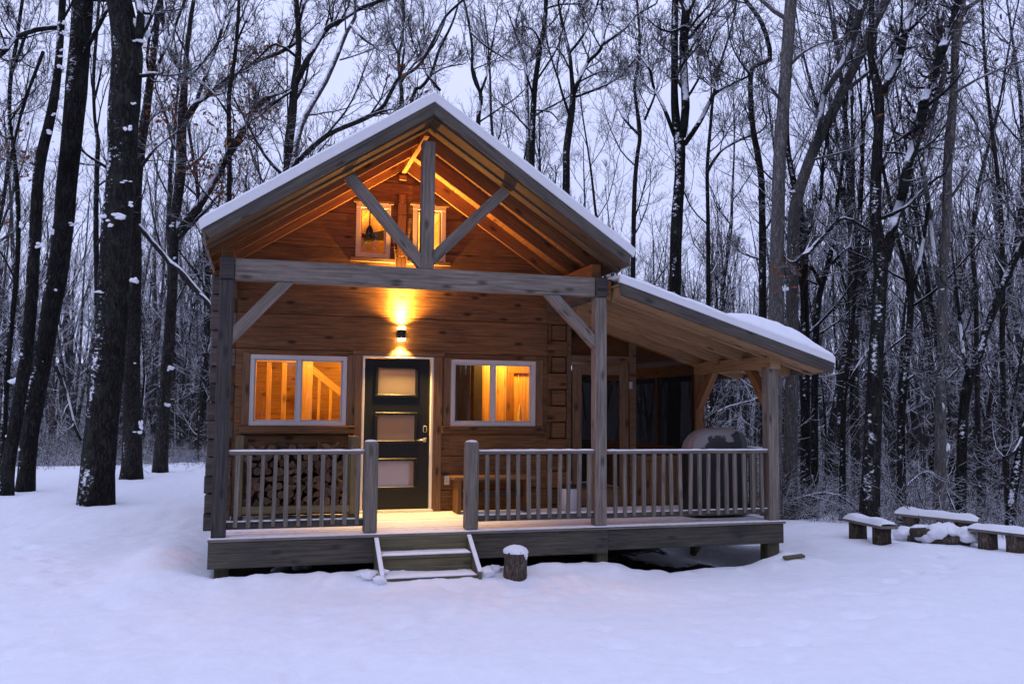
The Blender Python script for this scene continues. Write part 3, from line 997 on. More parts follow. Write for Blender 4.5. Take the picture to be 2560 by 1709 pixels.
# ---------------------------------------------------------------- railings
def railing(x0, x1, xs_, ztop, zb0, zb1):
    r = empty('railing', ((x0 + x1) / 2, .05, .5), cabin)
    MB().box(x0 + .001, x1 - .001, .022, .112, ztop - .052, ztop - .014, 0).build('top_rail', M['grey_rail'], r, .004)
    V = MB()
    n = max(8, int((x1 - x0) / .05))
    path = [(x0 + .004 + (x1 - x0 - .008) * i / n, .067, ztop - .016) for i in range(n + 1)]
    sn = MB(); b = 0
    for i, p in enumerate(path):
        t = .016 * (1 + .45 * noise.noise(Vector((p[0] * 9, 2, 1)))) ; hw = .046 + .004 * noise.noise(Vector((p[0] * 12, 7, 1)))
        for dx, dz in ((-hw, .0), (-hw, t * .6), (-hw * .6, t), (hw * .6, t), (hw, t * .6), (hw, 0)): sn.v.append((p[0], p[1] + dx, p[2] + dz))
    for i in range(n):
        for k in range(6):
            a, c = i * 6 + k, i * 6 + (k + 1) % 6
            sn.face([a, c, c + 6, a + 6], [(0, 0)] * 4, True)
    sn.face(list(range(5, -1, -1)), [(0, 0)] * 6); sn.face([n * 6 + k for k in range(6)], [(0, 0)] * 6)
    sn.build('snow', M['snow_cap'], r)
    MB().box(x0 + .001, x1 - .001, .049, .087, zb0, zb1, 0).build('bottom_rail', M['dark_rim'], r, .004)
    MB().box(x0 + .004, x1 - .004, .046, .090, zb1 + .001, zb1 + .012, 0).build('snow', M['snow_cap'], r, .004)
    for x in xs_:
        w = .0215 + random.uniform(-.002, .002); lean_ = random.uniform(-.013, .013); x += random.uniform(-.006, .006)
        m = MB()
        z0 = zb0 + random.uniform(.005, .03)
        m.beam((x, .029, z0), (x + lean_, .029, ztop - .053), w * 2, .036, (1, 0, 0))
        m.build('baluster', M['grey_rail'], r, .003)

railing(PW, 1.564, [.241, .362, .487, .621, .748, .872, .993, 1.114, 1.237, 1.364, 1.489], .902, .075, .150)
r_ = empty('railing', (XP + .07, 1.0, .5), cabin)
MB().box(XP + .03, XP + .12, PW + .002, YW + .008, .834, .872, 1).build('top_rail', M['grey_rail'], r_, .004)
MB().box(XP + .032, XP + .118, PW + .004, YW + .006, .8725, .893, 1).build('snow', M['snow_cap'], r_, .008)
MB().box(XP + .055, XP + .093, PW + .002, YW + .008, .08, .14, 1).build('bottom_rail', M['dark_rim'], r_, .004)
for i_ in range(13):
    y_ = .25 + i_ * .124
    MB().box(XP + .02, XP + .054, y_ - .018, y_ + .018, .085, .833, 2).build('baluster', M['grey_rail'], r_, .003)
railing(2.844, XM, [2.946, 3.073, 3.202, 3.32, 3.445, 3.566, 3.691, 3.817, 3.93, 4.06, 4.181], .892, .085, .150)
railing(XM + PW, XP + .03, [4.517, 4.639, 4.757, 4.884, 5.009, 5.133, 5.255, 5.377, 5.501, 5.628, 5.75, 5.874, 6.002, 6.122, 6.249, 6.373, 6.5], .886, .08, .140)


def clump(name, r, mat, seed):
    """a ragged pat of snow: several small lumps run together, flat against the bark"""
    rnd = random.Random(seed)
    bm = bmesh.new()
    n = rnd.randint(4, 7)
    for i in range(n):
        t = bmesh.ops.create_icosphere(bm, subdivisions=2, radius=1)
        k = rnd.uniform(.28, .55)
        cx, cz = rnd.uniform(-.75, .75), rnd.uniform(-.6, .5)
        for v in t['verts']:
            q = v.co * (1 + .4 * noise.noise(v.co * 1.7 + Vector((seed + i * 3, i, 0))))
            v.co = Vector(((cx + q.x * k) * r[0], q.y * k * r[1] * .8, (cz + q.z * k * .8) * r[2]))
    me = bpy.data.meshes.new(name); bm.to_mesh(me); bm.free()
    me.polygons.foreach_set('use_smooth', [True] * len(me.polygons)); me.materials.append(mat)
    o = bpy.data.objects.new(name, me); COL.objects.link(o)
    return o


def blob(name, c, r, mat, parent=None, seed=0.0, amp=.25, sub=3, flat_bottom=False):
    bm = bmesh.new(); bmesh.ops.create_icosphere(bm, subdivisions=sub, radius=1)
    for v in bm.verts:
        p = v.co.copy()
        k = 1 + amp * noise.noise(p * 1.4 + Vector((seed, seed * .7, 0))) + amp * .4 * noise.noise(p * 4 + Vector((seed, 0, 3)))
        q = p * k
        if flat_bottom and q.z < -.1: q.z = -.1
        v.co = Vector((c[0] + q.x * r[0], c[1] + q.y * r[1], c[2] + q.z * r[2]))
    me = bpy.data.meshes.new(name); bm.to_mesh(me); bm.free()
    me.polygons.foreach_set('use_smooth', [True] * len(me.polygons)); me.materials.append(mat)
    o = bpy.data.objects.new(name, me); COL.objects.link(o)
    if parent is not None: set_parent(o, parent)
    return o


for x, ztop in ((1.564, .985), (2.698, .978)):
    p = MB().box(x, x + PW, .0, PW, .0, ztop, 2).build('newel_post', M['grey_rail'], cabin, .014)
    blob('snow', (x + PW / 2, PW / 2, ztop + .002), (.066, .066, .020), M['snow_cap'], p, x, .12, 3, True)

# steps
stp = empty('steps', (2.2, -.3, -.4), cabin)
zbt = -.56
for x in (1.675, 2.70):
    MB().prism([(-.057, -.045), (-.057, -.40), (-.40, zbt), (-.60, zbt), (-.60, -.36)], x, x + .038, 'yz').build('stringer', M['treated'], stp, .004)
    L = MB().beam((x + .019, -.075, -.035 - .004), (x + .019, -.595, -.345), .046, .022, (1, 0, 0))
    L.build('snow', M['snow_cap'], stp, .006)
for y0, y1, zt in ((-.30, -.058, -.20), (-.575, -.32, -.385)):
    MB().box(1.715, 2.698, y0, y1, zt - .036, zt, 0).build('tread', M['treated'], stp, .004)
    xs2 = [1.718 + .976 * i / 40 for i in range(41)]
    s_ = snow_slab('snow', xs2, lambda x, zt=zt: zt, y0 + .004, y1 - .002, .016, stp, ny=10, edge=.03, seed=y0)
MB().box(1.7155, 2.6975, -.295, -.275, -.375, -.24, 0).build('riser', M['treated'], stp, .003)
MB().box(1.7155, 2.6975, -.565, -.545, -.56, -.425, 0).build('riser', M['treated'], stp, .003)
MB().box(1.7155, 2.6975, -.082, -.060, -.19, -.036, 0).build('riser', M['treated'], stp, .003)

# ---------------------------------------------------------------- screened porch
sp = empty('screened_room', (5.6, 4, 0), cabin)
def bar(x0, x1, y0, y1, z0, z1, name='stud', mat='trim'):
    return MB().box(x0, x1, y0, y1, z0, z1).build(name, M[mat], sp, .004)
ys0, ys1 = YW + .02, YW + .09
def lzt(x): return lz(x, 2.655)
MB().prism([(4.582, -.02), (4.648, -.02), (4.648, lzt(4.648)), (4.582, lzt(4.582))], ys0, ys1).build('stud', M['trim'], sp, .004)
MB().prism([(5.535, -.02), (5.64, -.02), (5.64, lzt(5.64)), (5.535, lzt(5.535))], ys0, ys1).build('stud', M['trim'], sp, .004)
bar(4.650, 5.533, ys0, ys1, 2.035, 2.125, 'header')
bar(5.642, XP - .002, ys0 + .01, ys1 - .01, .62, .71, 'rail')
mb = MB()
for i in range(9): mb.box(5.645 + i * .103, 5.743 + i * .103, ys0 + .02, ys0 + .04, .0, .618, 2)
mb.build('skirting', M['trim'], sp, .003)
for poly in ([(4.65, 2.127), (5.533, 2.127), (5.533, lzt(5.533)), (4.65, lzt(4.65))], [(5.642, .712), (XP - .003, .712), (XP - .003, 2.0), (5.642, lzt(5.642))]):
    mb = MB(); mb.v = [(x, ys0 + .035, z_) for x, z_ in poly]; mb.face([0, 1, 2, 3], [(0, 0)] * 4)
    mb.build('screen', M['screen'], sp)
sd = MB()
a, b = 4.665, 5.515
ya, yb2 = ys0 - .012, ys0 + .028
sd.box(a, a + .135, ya, yb2, .02, 1.99, 2); sd.box(b - .135, b, ya, yb2, .02, 1.99, 2)
sd.box(a + .136, b - .136, ya + .001, yb2, 1.85, 1.99, 0); sd.box(a + .136, b - .136, ya + .001, yb2, .02, .24, 0)
sdo = sd.build('screen_door', M['trim'], sp, .004)
mb = MB(); mb.v = [(a + .13, ya + .025, .2), (b - .13, ya + .025, .2), (b - .13, ya + .025, 1.9), (a + .13, ya + .025, 1.9)]; mb.face([0, 1, 2, 3], [(0, 0)] * 4)
mb.build('screen', M['screen'], sdo)
MB().box(b + .0, b + .05, ya - .03, ya - .002, 1.66, 1.76).build('latch', M['plastic'], sdo, .006)
# far and outer sides of the screened room
yb3 = 5.9
for x in (4.75, 5.67, 6.55): bar(x, x + .09, yb3, yb3 + .09, -.02, lzt(x + .09))
bar(4.6, XP, yb3 - .01, yb3 + .08, .72, .80, 'rail'); bar(4.6, XP, yb3 - .01, yb3 + .08, 1.95, 2.08, 'header')
for y in (3.2, 4.55): bar(XP + .03, XP + .12, y, y + .09, -.02, 1.886)
bar(XP + .02, XP + .10, YW + .16, yb3, .74, .80, 'rail')
mb = MB()
for i in range(38): mb.box(XP + .04, XP + .06, YW + .17 + i * .099, YW + .262 + i * .099, .0, .738, 2)
for i in range(19): mb.box(4.62 + i * .103, 4.715 + i * .103, yb3 + .02, yb3 + .04, .0, .718, 2)
mb.build('skirting', M['trim'], sp, .003)
MB().beam((XP + .02, 5.2, 1.88), (XP + .02, 5.75, 1.1), .10, .10, (1, 0, 0)).build('brace', M['trim'], sp, .004)
MB().beam((5.75, yb3 - .03, 2.0), (6.15, yb3 - .03, 1.3), .10, .10, (0, 1, 0)).build('brace', M['trim'], sp, .004)
mb = MB(); mb.v = [(XP + .08, YW + .16, .8), (XP + .08, yb3, .8), (XP + .08, yb3, 1.886), (XP + .08, YW + .16, 1.886)]; mb.face([0, 1, 2, 3], [(0, 0)] * 4)
mb.build('screen', M['screen'], sp)
mb = MB(); mb.v = [(4.6, yb3 + .04, .8), (XP, yb3 + .04, .8), (XP, yb3 + .04, 2.0), (4.6, yb3 + .04, 2.55)]; mb.face([0, 1, 2, 3], [(0, 0)] * 4)
mb.build('screen', M['screen'], sp)
MB().box(XR - .09, XR - .08, 3.32, 4.48, .25, 1.9).build('pane', M['glass'], sp)

# ------------------------------------------------------------------ things on the porch
wl = empty('wall_lamp', (2.222, YW - .02, 2.33))
tag(wl, 'black up-and-down wall lamp shining above the front door', 'wall lamp')
cx_, cy_ = 2.222, YW - .075
MB().box(cx_ - .05, cx_ + .05, YW - .03, YW - .016, 2.27, 2.395, 2).build('back_plate', M['lamp_black'], wl, .004)
MB().tube([(cx_, cy_, 2.272), (cx_, cy_, 2.393)], [.054, .054], 24).build('housing', M['lamp_black'], wl, .003)
for z0, z1 in ((2.395, 2.426), (2.239, 2.270)):
    MB().tube([(cx_, cy_, z0), (cx_, cy_, z1)], [.049, .049], 24).build('lens', M['bulb'], wl)
for z0, z1 in ((2.427, 2.436), (2.229, 2.238)):
    mb = MB()
    mb.tube([(cx_, cy_, z0), (cx_, cy_, z1)], [.054, .054], 24, cap=False)
    mb.tube([(cx_, cy_, z0), (cx_, cy_, z1)], [.049, .049], 24, cap=False)
    mb.build('rim', M['lamp_black'], wl)
ol = MB().box(2.837, 2.91, YW - .034, YW - .016, .345, .466, 2).build('outlet_cover', M['plastic'], None, .006)
tag(ol, 'grey weatherproof outlet cover on the log wall beside the front door', 'outlet')

# firewood rack and its split logs
rk = empty('firewood_rack', (.92, 1.55, 0))
tag(rk, 'green treated lumber rack full of firewood beneath the window by the corner post', 'firewood rack')
for x in (.185, 1.552):
    for y in (1.36, 1.72):
        MB().box(x, x + .095, y, y + .045, .045, 1.0, 2).build('upright', M['treated'], rk, .004)
for y in (1.36, 1.72):
    MB().box(.282, 1.55, y, y + .04, .075, .165, 0).build('base_rail', M['treated'], rk, .004)
for x in (.16, 1.53):
    MB().box(x, x + .12, 1.33, 1.80, .002, .043, 1).build('foot', M['dark'], rk, .004)


def log_mesh(kind, seed):
    rnd = random.Random(seed)
    L = .40
    if kind == 'round':
        pts = [(math.cos(a) * .055, math.sin(a) * .055) for a in [2 * math.pi * i / 12 for i in range(12)]]
    elif kind == 'half':
        pts = [(math.cos(a) * .085, math.sin(a) * .085 - .035) for a in [math.pi * i / 8 for i in range(9)]]
    else:
        pts = [(0, -.055)] + [(math.cos(a) * .13, math.sin(a) * .13 - .055) for a in [math.radians(50) + math.radians(80) * i / 5 for i in range(6)]]
    pts = [(x * rnd.uniform(.9, 1.1), z * rnd.uniform(.9, 1.1)) for x, z in pts]
    mb = MB(); n = len(pts)
    mb.prism(pts, -L / 2, L / 2)
    o = mb.build('firewood_log', [M['grain_end'], M['bark_wood']], None, .004)
    for i, p in enumerate(o.data.polygons):
        nrm = p.normal
        p.material_index = 0 if abs(nrm.y) > .8 else 1
    return o


LOGS = [log_mesh(k, i) for i, k in enumerate(['round', 'half', 'quarter', 'round', 'half', 'quarter', 'quarter'])]
used = [False] * len(LOGS)
row = 0
zr = .213
while zr < .86:
    x = .335 + (.045 if row % 2 else 0)
    while x < 1.50:
        if zr > .80 and random.random() < .45:
            x += .12; continue
        i = random.randrange(len(LOGS))
        o = LOGS[i] if not used[i] else LOGS[i].copy()
        if used[i]: COL.objects.link(o)
        used[i] = True
        o.location = (x + random.uniform(-.008, .008), 1.575 + random.uniform(-.03, .03), zr + random.uniform(-.008, .010))
        o.rotation_euler = (0, random.choice([0, math.pi, math.pi / 2, -math.pi / 2, .6, 2.4]) + random.uniform(-.3, .3), random.uniform(-.05, .05))
        s = random.uniform(.74, .98); o.scale = (s, random.uniform(.85, 1.05), s)
        tag(o, 'split firewood log stacked in the rack beneath the window by the corner post', 'firewood', 'firewood logs in the porch rack')
        x += random.uniform(.100, .128)
    zr += .0905
    row += 1

pl = MB().prism([(-.07, 0), (.06, 0), (.075, .30), (.055, .59), (-.05, .60), (-.08, .3)], -.05, .05).build('split_log', M['grain_end'], None, .01)
pl.location = (.085, 1.50, .004)
tag(pl, 'pale split log standing on end beside the firewood rack', 'log')

# porch bench, pail
bn = empty('porch_bench', (3.4, 1.6, 0))
tag(bn, 'plain stained bench against the log wall behind the middle railing', 'bench')
MB().box(2.88, 3.98, 1.42, 1.75, .435, .475, 0).build('seat', M['trim'], bn, .005)
for x in (2.93, 3.86): MB().box(x, x + .05, 1.44, 1.73, .002, .433, 2).build('leg', M['log'], bn, .004)
MB().box(2.985, 3.855, 1.57, 1.60, .20, .27, 0).build('stretcher', M['dark'], bn, .004)
pb = empty('pail', (4.50, 1.55, 0))
tag(pb, 'white plastic pail with a black lid on the porch between bench and screen door', 'pail')
MB().tube([(4.50, 1.55, .003), (4.50, 1.55, .30)], [.105, .128], 24).build('bucket', M['bucket'], pb, .004)
MB().tube([(4.50, 1.55, .301), (4.50, 1.55, .325), (4.50, 1.55, .34)], [.135, .135, .11], 24).build('lid', M['lamp_black'], pb, .004)

# grill under its cover
gr = empty('covered_grill', (6.15, .60, 0))
tag(gr, 'gas grill under a black cover with snow on top, behind the far railing', 'grill')


def cover_mesh():
    """draped cover: superellipse sections from the deck up to a domed lid, with folds"""
    secs = [(.03, .50, .30), (.35, .49, .295), (.66, .49, .29), (.80, .50, .295), (.86, .475, .285), (.95, .44, .26), (1.04, .37, .235), (1.10, .30, .20), (1.128, .18, .12), (1.134, .01, .01)]
    V = []; Fq = []; n = 56
    for k, (z_, rx, ry) in enumerate(secs):
        for i in range(n):
            a = 2 * math.pi * i / n
            c, s = math.cos(a), math.sin(a)
            p = 2 / 3.6
            sl = max(0.0, z_ - .84) / .33
            x = math.copysign(abs(c) ** p, c) * rx; y = math.copysign(abs(s) ** p, s) * ry
            fold = .018 * noise.noise(Vector((c * 3.5, s * 3.5, z_ * 1.2))) + .012 * noise.noise(Vector((c * 9, s * 9, z_ * 2.5)))
            x = x * (1 + .10 * sl) + .10 * sl - (.16 * sl * (1 - sl) if x < 0 else 0)
            V.append((6.15 + .86 * x * (1 + fold * 3), .60 + .85 * y * (1 + fold * 3), z_ + fold * .6))
    for k in range(len(secs) - 1):
        for i in range(n):
            j = (i + 1) % n
            Fq.append((k * n + i, k * n + j, (k + 1) * n + j, (k + 1) * n + i))
    return np.array(V), np.array(Fq)


V, Fq = cover_mesh()
m, nt, b, out = new_mat('grill cover with snow'); g = NT(nt)
geo = g.n('ShaderNodeNewGeometry'); sx = g.n('ShaderNodeSeparateXYZ'); g.l(geo.outputs['Normal'], sx.inputs[0])
px_ = g.n('ShaderNodeSeparateXYZ'); g.l(geo.outputs['Position'], px_.inputs[0])
sn = g.noise(geo.outputs['Position'], 4.5, 4, .6)
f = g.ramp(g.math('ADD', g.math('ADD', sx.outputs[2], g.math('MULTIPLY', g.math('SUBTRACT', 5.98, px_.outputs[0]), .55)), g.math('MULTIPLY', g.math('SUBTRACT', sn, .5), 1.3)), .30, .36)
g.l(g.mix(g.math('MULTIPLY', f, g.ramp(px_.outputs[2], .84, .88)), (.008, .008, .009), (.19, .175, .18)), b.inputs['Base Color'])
b.inputs['Roughness'].default_value = .5
np_mesh('cover', V, Fq, m, True, gr)
for x in (5.9, 6.4):
    MB().tube([(x, .55, .0), (x, .55, .04)], [.03, .03], 10).build('caster', M['lamp_black'], gr)

# ceiling fan inside the loft
fn = empty('ceiling_fan', (1.93, 3.1, 3.83))
tag(fn, 'dark ceiling fan hanging inside behind the loft window', 'ceiling fan')
MB().tube([(1.93, 3.1, 4.40), (1.93, 3.1, 3.99)], [.010, .010], 8).build('rod', M['matte_dark'], fn)
MB().tube([(1.93, 3.1, 4.03), (1.93, 3.1, 3.97), (1.93, 3.1, 3.89), (1.93, 3.1, 3.83), (1.93, 3.1, 3.80)], [.02, .05, .062, .095, .06], 20).build('motor', M['matte_dark'], fn)
for k in range(5):
    a = .25 + k * 2 * math.pi / 5
    d = Vector((math.cos(a), math.sin(a), 0))
    MB().beam(Vector((1.93, 3.1, 3.87)) + d * .08, Vector((1.93, 3.1, 3.87)) + d * .50, .13, .016, d.cross(Vector((0, 0, 1))) + Vector((0, 0, .45))).build('blade', M['matte_dark'], fn, .003)

# ------------------------------------------------------------------ chopping stump, log benches, log pile
def stump_thing(name, px, py, r, h, label, cat, snow_t=.07, mat='bark_stump', depth=None):
    d = depth or ground_hit(px, py)
    p = at(px, py, d); x, y = p.x, p.y
    z = gz(x, y)
    t = empty(name, (x, y, z)); tag(t, label, cat)
    path = [(x, y, z - .1), (x, y, z + h * .3), (x + .004, y, z + h * .7), (x, y, z + h)]
    mb = MB().tube(path, [r * 1.06, r, r * .98, r], 40, jitter=.035)
    mb.build('log', M[mat], t)
    blob('snow', (x, y, z + h - .01), (r * 1.06, r * 1.06, snow_t), M['snow_cap'], t, px, .13, 4, True)
    blob('snow', (x + r * .62, y - r * .62, z + h - .02), (r * .28, r * .28, .07), M['snow_cap'], t, px + 4, .3, 3)
    return t


stump_thing('chopping_block', 1288, 1440, .125, .265, 'upright chopping log capped with snow beside the porch steps', 'chopping block', .075)


def log_bench(name, pa, pb, da, db, label, w=.26, seat_h=.235, snow=.075, seed=0):
    """plank on two sawn stumps; pa, pb: photograph pixels of the stump feet"""
    A = at(*pa, da); B = at(*pb, db)
    A.z = gz(A.x, A.y); B.z = gz(B.x, B.y)
    mid = (A + B) / 2
    t = empty(name, mid); tag(t, label, 'bench', 'log benches round the fire pit')
    dirv = (B - A); dirv.z = 0; dirv.normalize()
    for k, q in enumerate((A, B)):
        MB().tube([(q.x, q.y, q.z - .1), (q.x, q.y, q.z + seat_h * .5), (q.x, q.y, q.z + seat_h)], [.132, .125, .128], 28, jitter=.03).build('leg', M['bark_stump'], t)
    top = max(A.z, B.z) + seat_h
    a2 = Vector((A.x, A.y, A.z + seat_h + .02)) - dirv * .22; b2 = Vector((B.x, B.y, B.z + seat_h + .02)) + dirv * .22
    side = Vector((-dirv.y, dirv.x, 0))
    MB().beam(a2, b2, w, .04, side).build('seat', M['grey_wood'], t, .006)
    # snow lying along the plank
    V = []; Fq = []; n, mm = 30, 9
    for i in range(n + 1):
        f = i / n; c = a2.lerp(b2, f) + Vector((0, 0, .021))
        e_ = min(1, min(f, 1 - f) * 9 + .15)
        for j in range(mm):
            u = -1 + 2 * j / (mm - 1)
            h = snow * math.sqrt(max(0, 1 - u * u)) ** .6 * math.sqrt(e_) * (1 + .45 * noise.noise(Vector((f * 3.5, seed, u * .4))))
            V.append(tuple(c + side * (u * w * .52) + Vector((0, 0, h))))
    for i in range(n):
        for j in range(mm - 1):
            a = i * mm + j; Fq.append((a, a + 1, a + mm + 1, a + mm))
    np_mesh('snow', np.array(V), np.array(Fq), M['snow_cap'], True, t)


log_bench('log_bench', (2145, 1345), (2205, 1358), ground_hit(2145, 1345), ground_hit(2205, 1358), 'snowy plank bench on two stumps, the one nearest the cabin', seed=1.0)
log_bench('log_bench', (2278, 1326), (2410, 1343), ground_hit(2278, 1326), ground_hit(2410, 1343), 'long snow-heaped plank bench behind the snowy log pile', seed=5.0, snow=.10)
log_bench('log_bench', (2470, 1372), (2541, 1381), ground_hit(2470, 1372), ground_hit(2541, 1381), 'snowy plank bench on stumps farthest from the cabin, in front of the log pile', seed=9.0)

pp = at(2340, 1356, ground_hit(2340, 1356)); pp.z = gz(pp.x, pp.y)
lp = empty('log_pile', pp); tag(lp, 'low heap of logs buried in snow between the benches', 'log pile')
for k in range(6):
    o_ = Vector(((k % 3 - 1) * .10, (k % 3 - 1) * .16, .06 + .11 * (k // 3)))
    d_ = Vector((math.cos(-.5 + .12 * k), math.sin(-.5 + .12 * k), 0)) * .42
    c_ = pp + o_
    MB().tube([c_ - d_, c_, c_ + d_], [.06, .062, .055], 12, jitter=.05).build('log', M['bark_stump'], lp)
for k in range(15):
    u = -1 + 2 * k / 14
    blob('snow', (pp.x + u * .40 + .02, pp.y - u * .20 + random.uniform(-.26, .08), pp.z + .10 + .06 * (1 - u * u) + random.uniform(-.02, .04)), (.17, .15, .10), M['snow_cap'], lp, k * 1.7, .35, 3)

# boards lying in the snow near the deck
for px, py, L, ang, lab in ((1505, 1402, .55, .15, 'weathered board end poking from the snow below the middle porch post'), (1985, 1397, .26, -.1, 'short weathered board half buried in snow past the deck corner')):
    p = at(px, py, ground_hit(px, py)); p.z = gz(p.x, p.y) + .012
    d_ = Vector((math.cos(ang), math.sin(ang), 0)) * L / 2
    o = MB().beam(p - d_ - Vector((0, 0, .012)), p + d_ + Vector((0, 0, .012)), .08, .03, (0, 1, .15)).build('board', M['treated'], None, .005)
    tag(o, lab, 'board')
# kicked-up clods of snow by the steps
CL = 0
for px, py, r in ((706, 1424, .085), (742, 1424, .07), (765, 1422, .06), (690, 1428, .05), (918, 1448, .085), (948, 1455, .07), (905, 1442, .05), (1215, 1440, .09), (1240, 1430, .07), (960, 1440, .045)):
    p = at(px, py, ground_hit(px, py))
    o = blob('snow_clod', (p.x, p.y, gz(p.x, p.y) + r * .25), (r, r * .9, r * .62), M['snow_cap'], None, px * .1, .5, 3)
    tag(o, 'loose lump of snow on the bank along the front of the deck', 'snow clod', 'snow clods along the deck')

# ------------------------------------------------------------------ ground sheet
def axis(a0, a1, step, far0, far1, grow=1.13):
    c = [a0 + i * step for i in range(int((a1 - a0) / step) + 1)]
    s = step; x = c[-1]
    while x < far1: s *= grow; x += s; c.append(x)
    s = step; x = c[0]; pre = []
    while x > far0: s *= grow; x -= s; pre.append(x)
    return pre[::-1] + c


gx, gy = axis(-4.5, 11.5, .062, -160, 190), axis(-5.0, 3.2, .055, -130, 210)
V = np.array([(x, y, gz(x, y)) for y in gy for x in gx])
nx, ny = len(gx), len(gy)
I = np.arange(nx * ny).reshape(ny, nx)
Fq = np.stack([I[:-1, :-1].ravel(), I[:-1, 1:].ravel(), I[1:, 1:].ravel(), I[1:, :-1].ravel()], 1)
ground = np_mesh('ground', V, Fq, M['ground'])
tag(ground, kind='structure')
at_ = ground.data.attributes.new('bare', 'FLOAT', 'POINT')
bare = np.array([max(.62 * sstep(2.0, 16, edge_dist(x, y)), sstep(-.02, .22, y) * sstep(-.02, .3, x) * (1 - sstep(6.3, 6.6, x)) * (1 - .95 * math.exp(-((x - 6.05) / .5) ** 2 - ((y - 1.9) / .75) ** 2)) * (1 - sstep(6.5, 7.2, y))) for y in gy for x in gx], dtype=np.float32)
at_.data.foreach_set('value', bare)

# ------------------------------------------------------------------ tree growing
def unit(a): return a / np.maximum(np.linalg.norm(a, axis=-1, keepdims=True), 1e-9)


def tubes(P, R, n):
    """P (N,S,3) centre lines, R (N,S) radii -> vertices, quads"""
    N, S, _ = P.shape
    T = np.empty_like(P); T[:, 1:-1] = P[:, 2:] - P[:, :-2]; T[:, 0] = P[:, 1] - P[:, 0]; T[:, -1] = P[:, -1] - P[:, -2]
    T = unit(T)
    mean = unit(P[:, -1] - P[:, 0])
    ref = np.where(np.abs(mean[:, 2:3]) > .88, np.array([[1., 0, 0]]), np.array([[0, 0, 1.]]))[:, None, :]
    s = unit(np.cross(T, np.broadcast_to(ref, T.shape))); u = np.cross(s, T)
    a = np.arange(n) * 2 * np.pi / n + np.pi / 2
    V = P[:, :, None, :] + R[:, :, None, None] * (s[:, :, None, :] * np.cos(a)[None, None, :, None] + u[:, :, None, :] * np.sin(a)[None, None, :, None])
    idx = np.arange(N * S * n).reshape(N, S, n)
    a0 = idx[:, :-1, :]; a1 = np.roll(a0, -1, 2); b0 = idx[:, 1:, :]; b1 = np.roll(b0, -1, 2)
    Fq = np.stack([a0, a1, b1, b0], -1).reshape(-1, 4)
    return V.reshape(-1, 3), Fq


def grow(start, d, L, r0, r1, S, wig, up, rng):
    N = len(start)
    P = np.empty((N, S, 3)); P[:, 0] = start
    d = unit(d); seg = (L / (S - 1))[:, None]
    for i in range(1, S):
        d = unit(d + rng.normal(0, wig, (N, 3)) + np.array([0, 0, up]))
        P[:, i] = P[:, i - 1] + d * seg
    f = np.linspace(0, 1, S)[None, :]
    return P, r0[:, None] * (1 - f) + r1[:, None] * f


def kids(P, R, L, k, f0, f1, a0, a1, lf, rf, rng):
    N, S, _ = P.shape
    f = f0 + (f1 - f0) * (np.arange(k)[None, :] + rng.random((N, k))) / k
    x = f * (S - 1); i = np.minimum(x.astype(int), S - 2); w = (x - i)[..., None]
    ar = np.arange(N)[:, None]
    p = P[ar, i] * (1 - w) + P[ar, i + 1] * w
    t = unit(P[ar, i + 1] - P[ar, i])
    r = R[ar, i] * (1 - w[..., 0]) + R[ar, i + 1] * w[..., 0]
    q = rng.normal(0, 1, t.shape); q = unit(q - (q * t).sum(-1, keepdims=True) * t)
    a = rng.uniform(a0, a1, (N, k, 1))
    d = t * np.cos(a) + q * np.sin(a)
    l = L[:, None] * lf * (1.25 - .7 * f) * rng.uniform(.65, 1.3, (N, k))
    return p.reshape(-1, 3), d.reshape(-1, 3), l.ravel(), (r * rf).ravel()


def smooth_path(pts, rads, step):
    """Catmull-Rom through the points, with a little wander"""
    pts = [np.array(p, float) for p in pts]
    ext = [2 * pts[0] - pts[1]] + pts + [2 * pts[-1] - pts[-2]]
    P, R = [], []
    for i in range(len(pts) - 1):
        p0, p1, p2, p3 = ext[i:i + 4]
        n = max(2, int(np.linalg.norm(p2 - p1) / step))
        for k in range(n):
            t = k / n
            P.append(.5 * ((2 * p1) + (-p0 + p2) * t + (2 * p0 - 5 * p1 + 4 * p2 - p3) * t * t + (-p0 + 3 * p1 - 3 * p2 + p3) * t ** 3))
            R.append(rads[i] * (1 - t) + rads[i + 1] * t)
    P.append(pts[-1]); R.append(rads[-1])
    return np.array(P), np.array(R)


class Geo:
    def __init__(self): self.V = []; self.F = []; self.mi = []; self.n = 0
    def add(self, VF, mi=0):
        V, Fq = VF
        self.V.append(V); self.F.append(Fq + self.n); self.mi.append(np.full(len(Fq), mi, dtype=np.int32)); self.n += len(V)
    def build(self, name, mats, parent, smooth=True):
        o = np_mesh(name, np.concatenate(self.V), np.concatenate(self.F), mats[0], smooth)
        for m in mats[1:]: o.data.materials.append(m)
        if len(mats) > 1: o.data.polygons.foreach_set('material_index', np.concatenate(self.mi))
        if parent is not None: o.parent = parent
        return o


def trunk_tube(P, R, n, seed, amp=.06):
    V, Fq = tubes(P[None], R[None], n)
    c = np.repeat(P, n, 0)
    out = np.empty(len(V))
    for i, v in enumerate(V):
        out[i] = noise.noise(Vector((v[0] * 3.1 + seed, v[1] * 3.1, v[2] * .8))) + .55 * noise.noise(Vector((v[0] * 12, v[1] * 12 + seed, v[2] * 2.0)))
    V = c + (V - c) * (1 + amp * 1.6 * out)[:, None]
    return V, Fq


TW_MIN = .0036


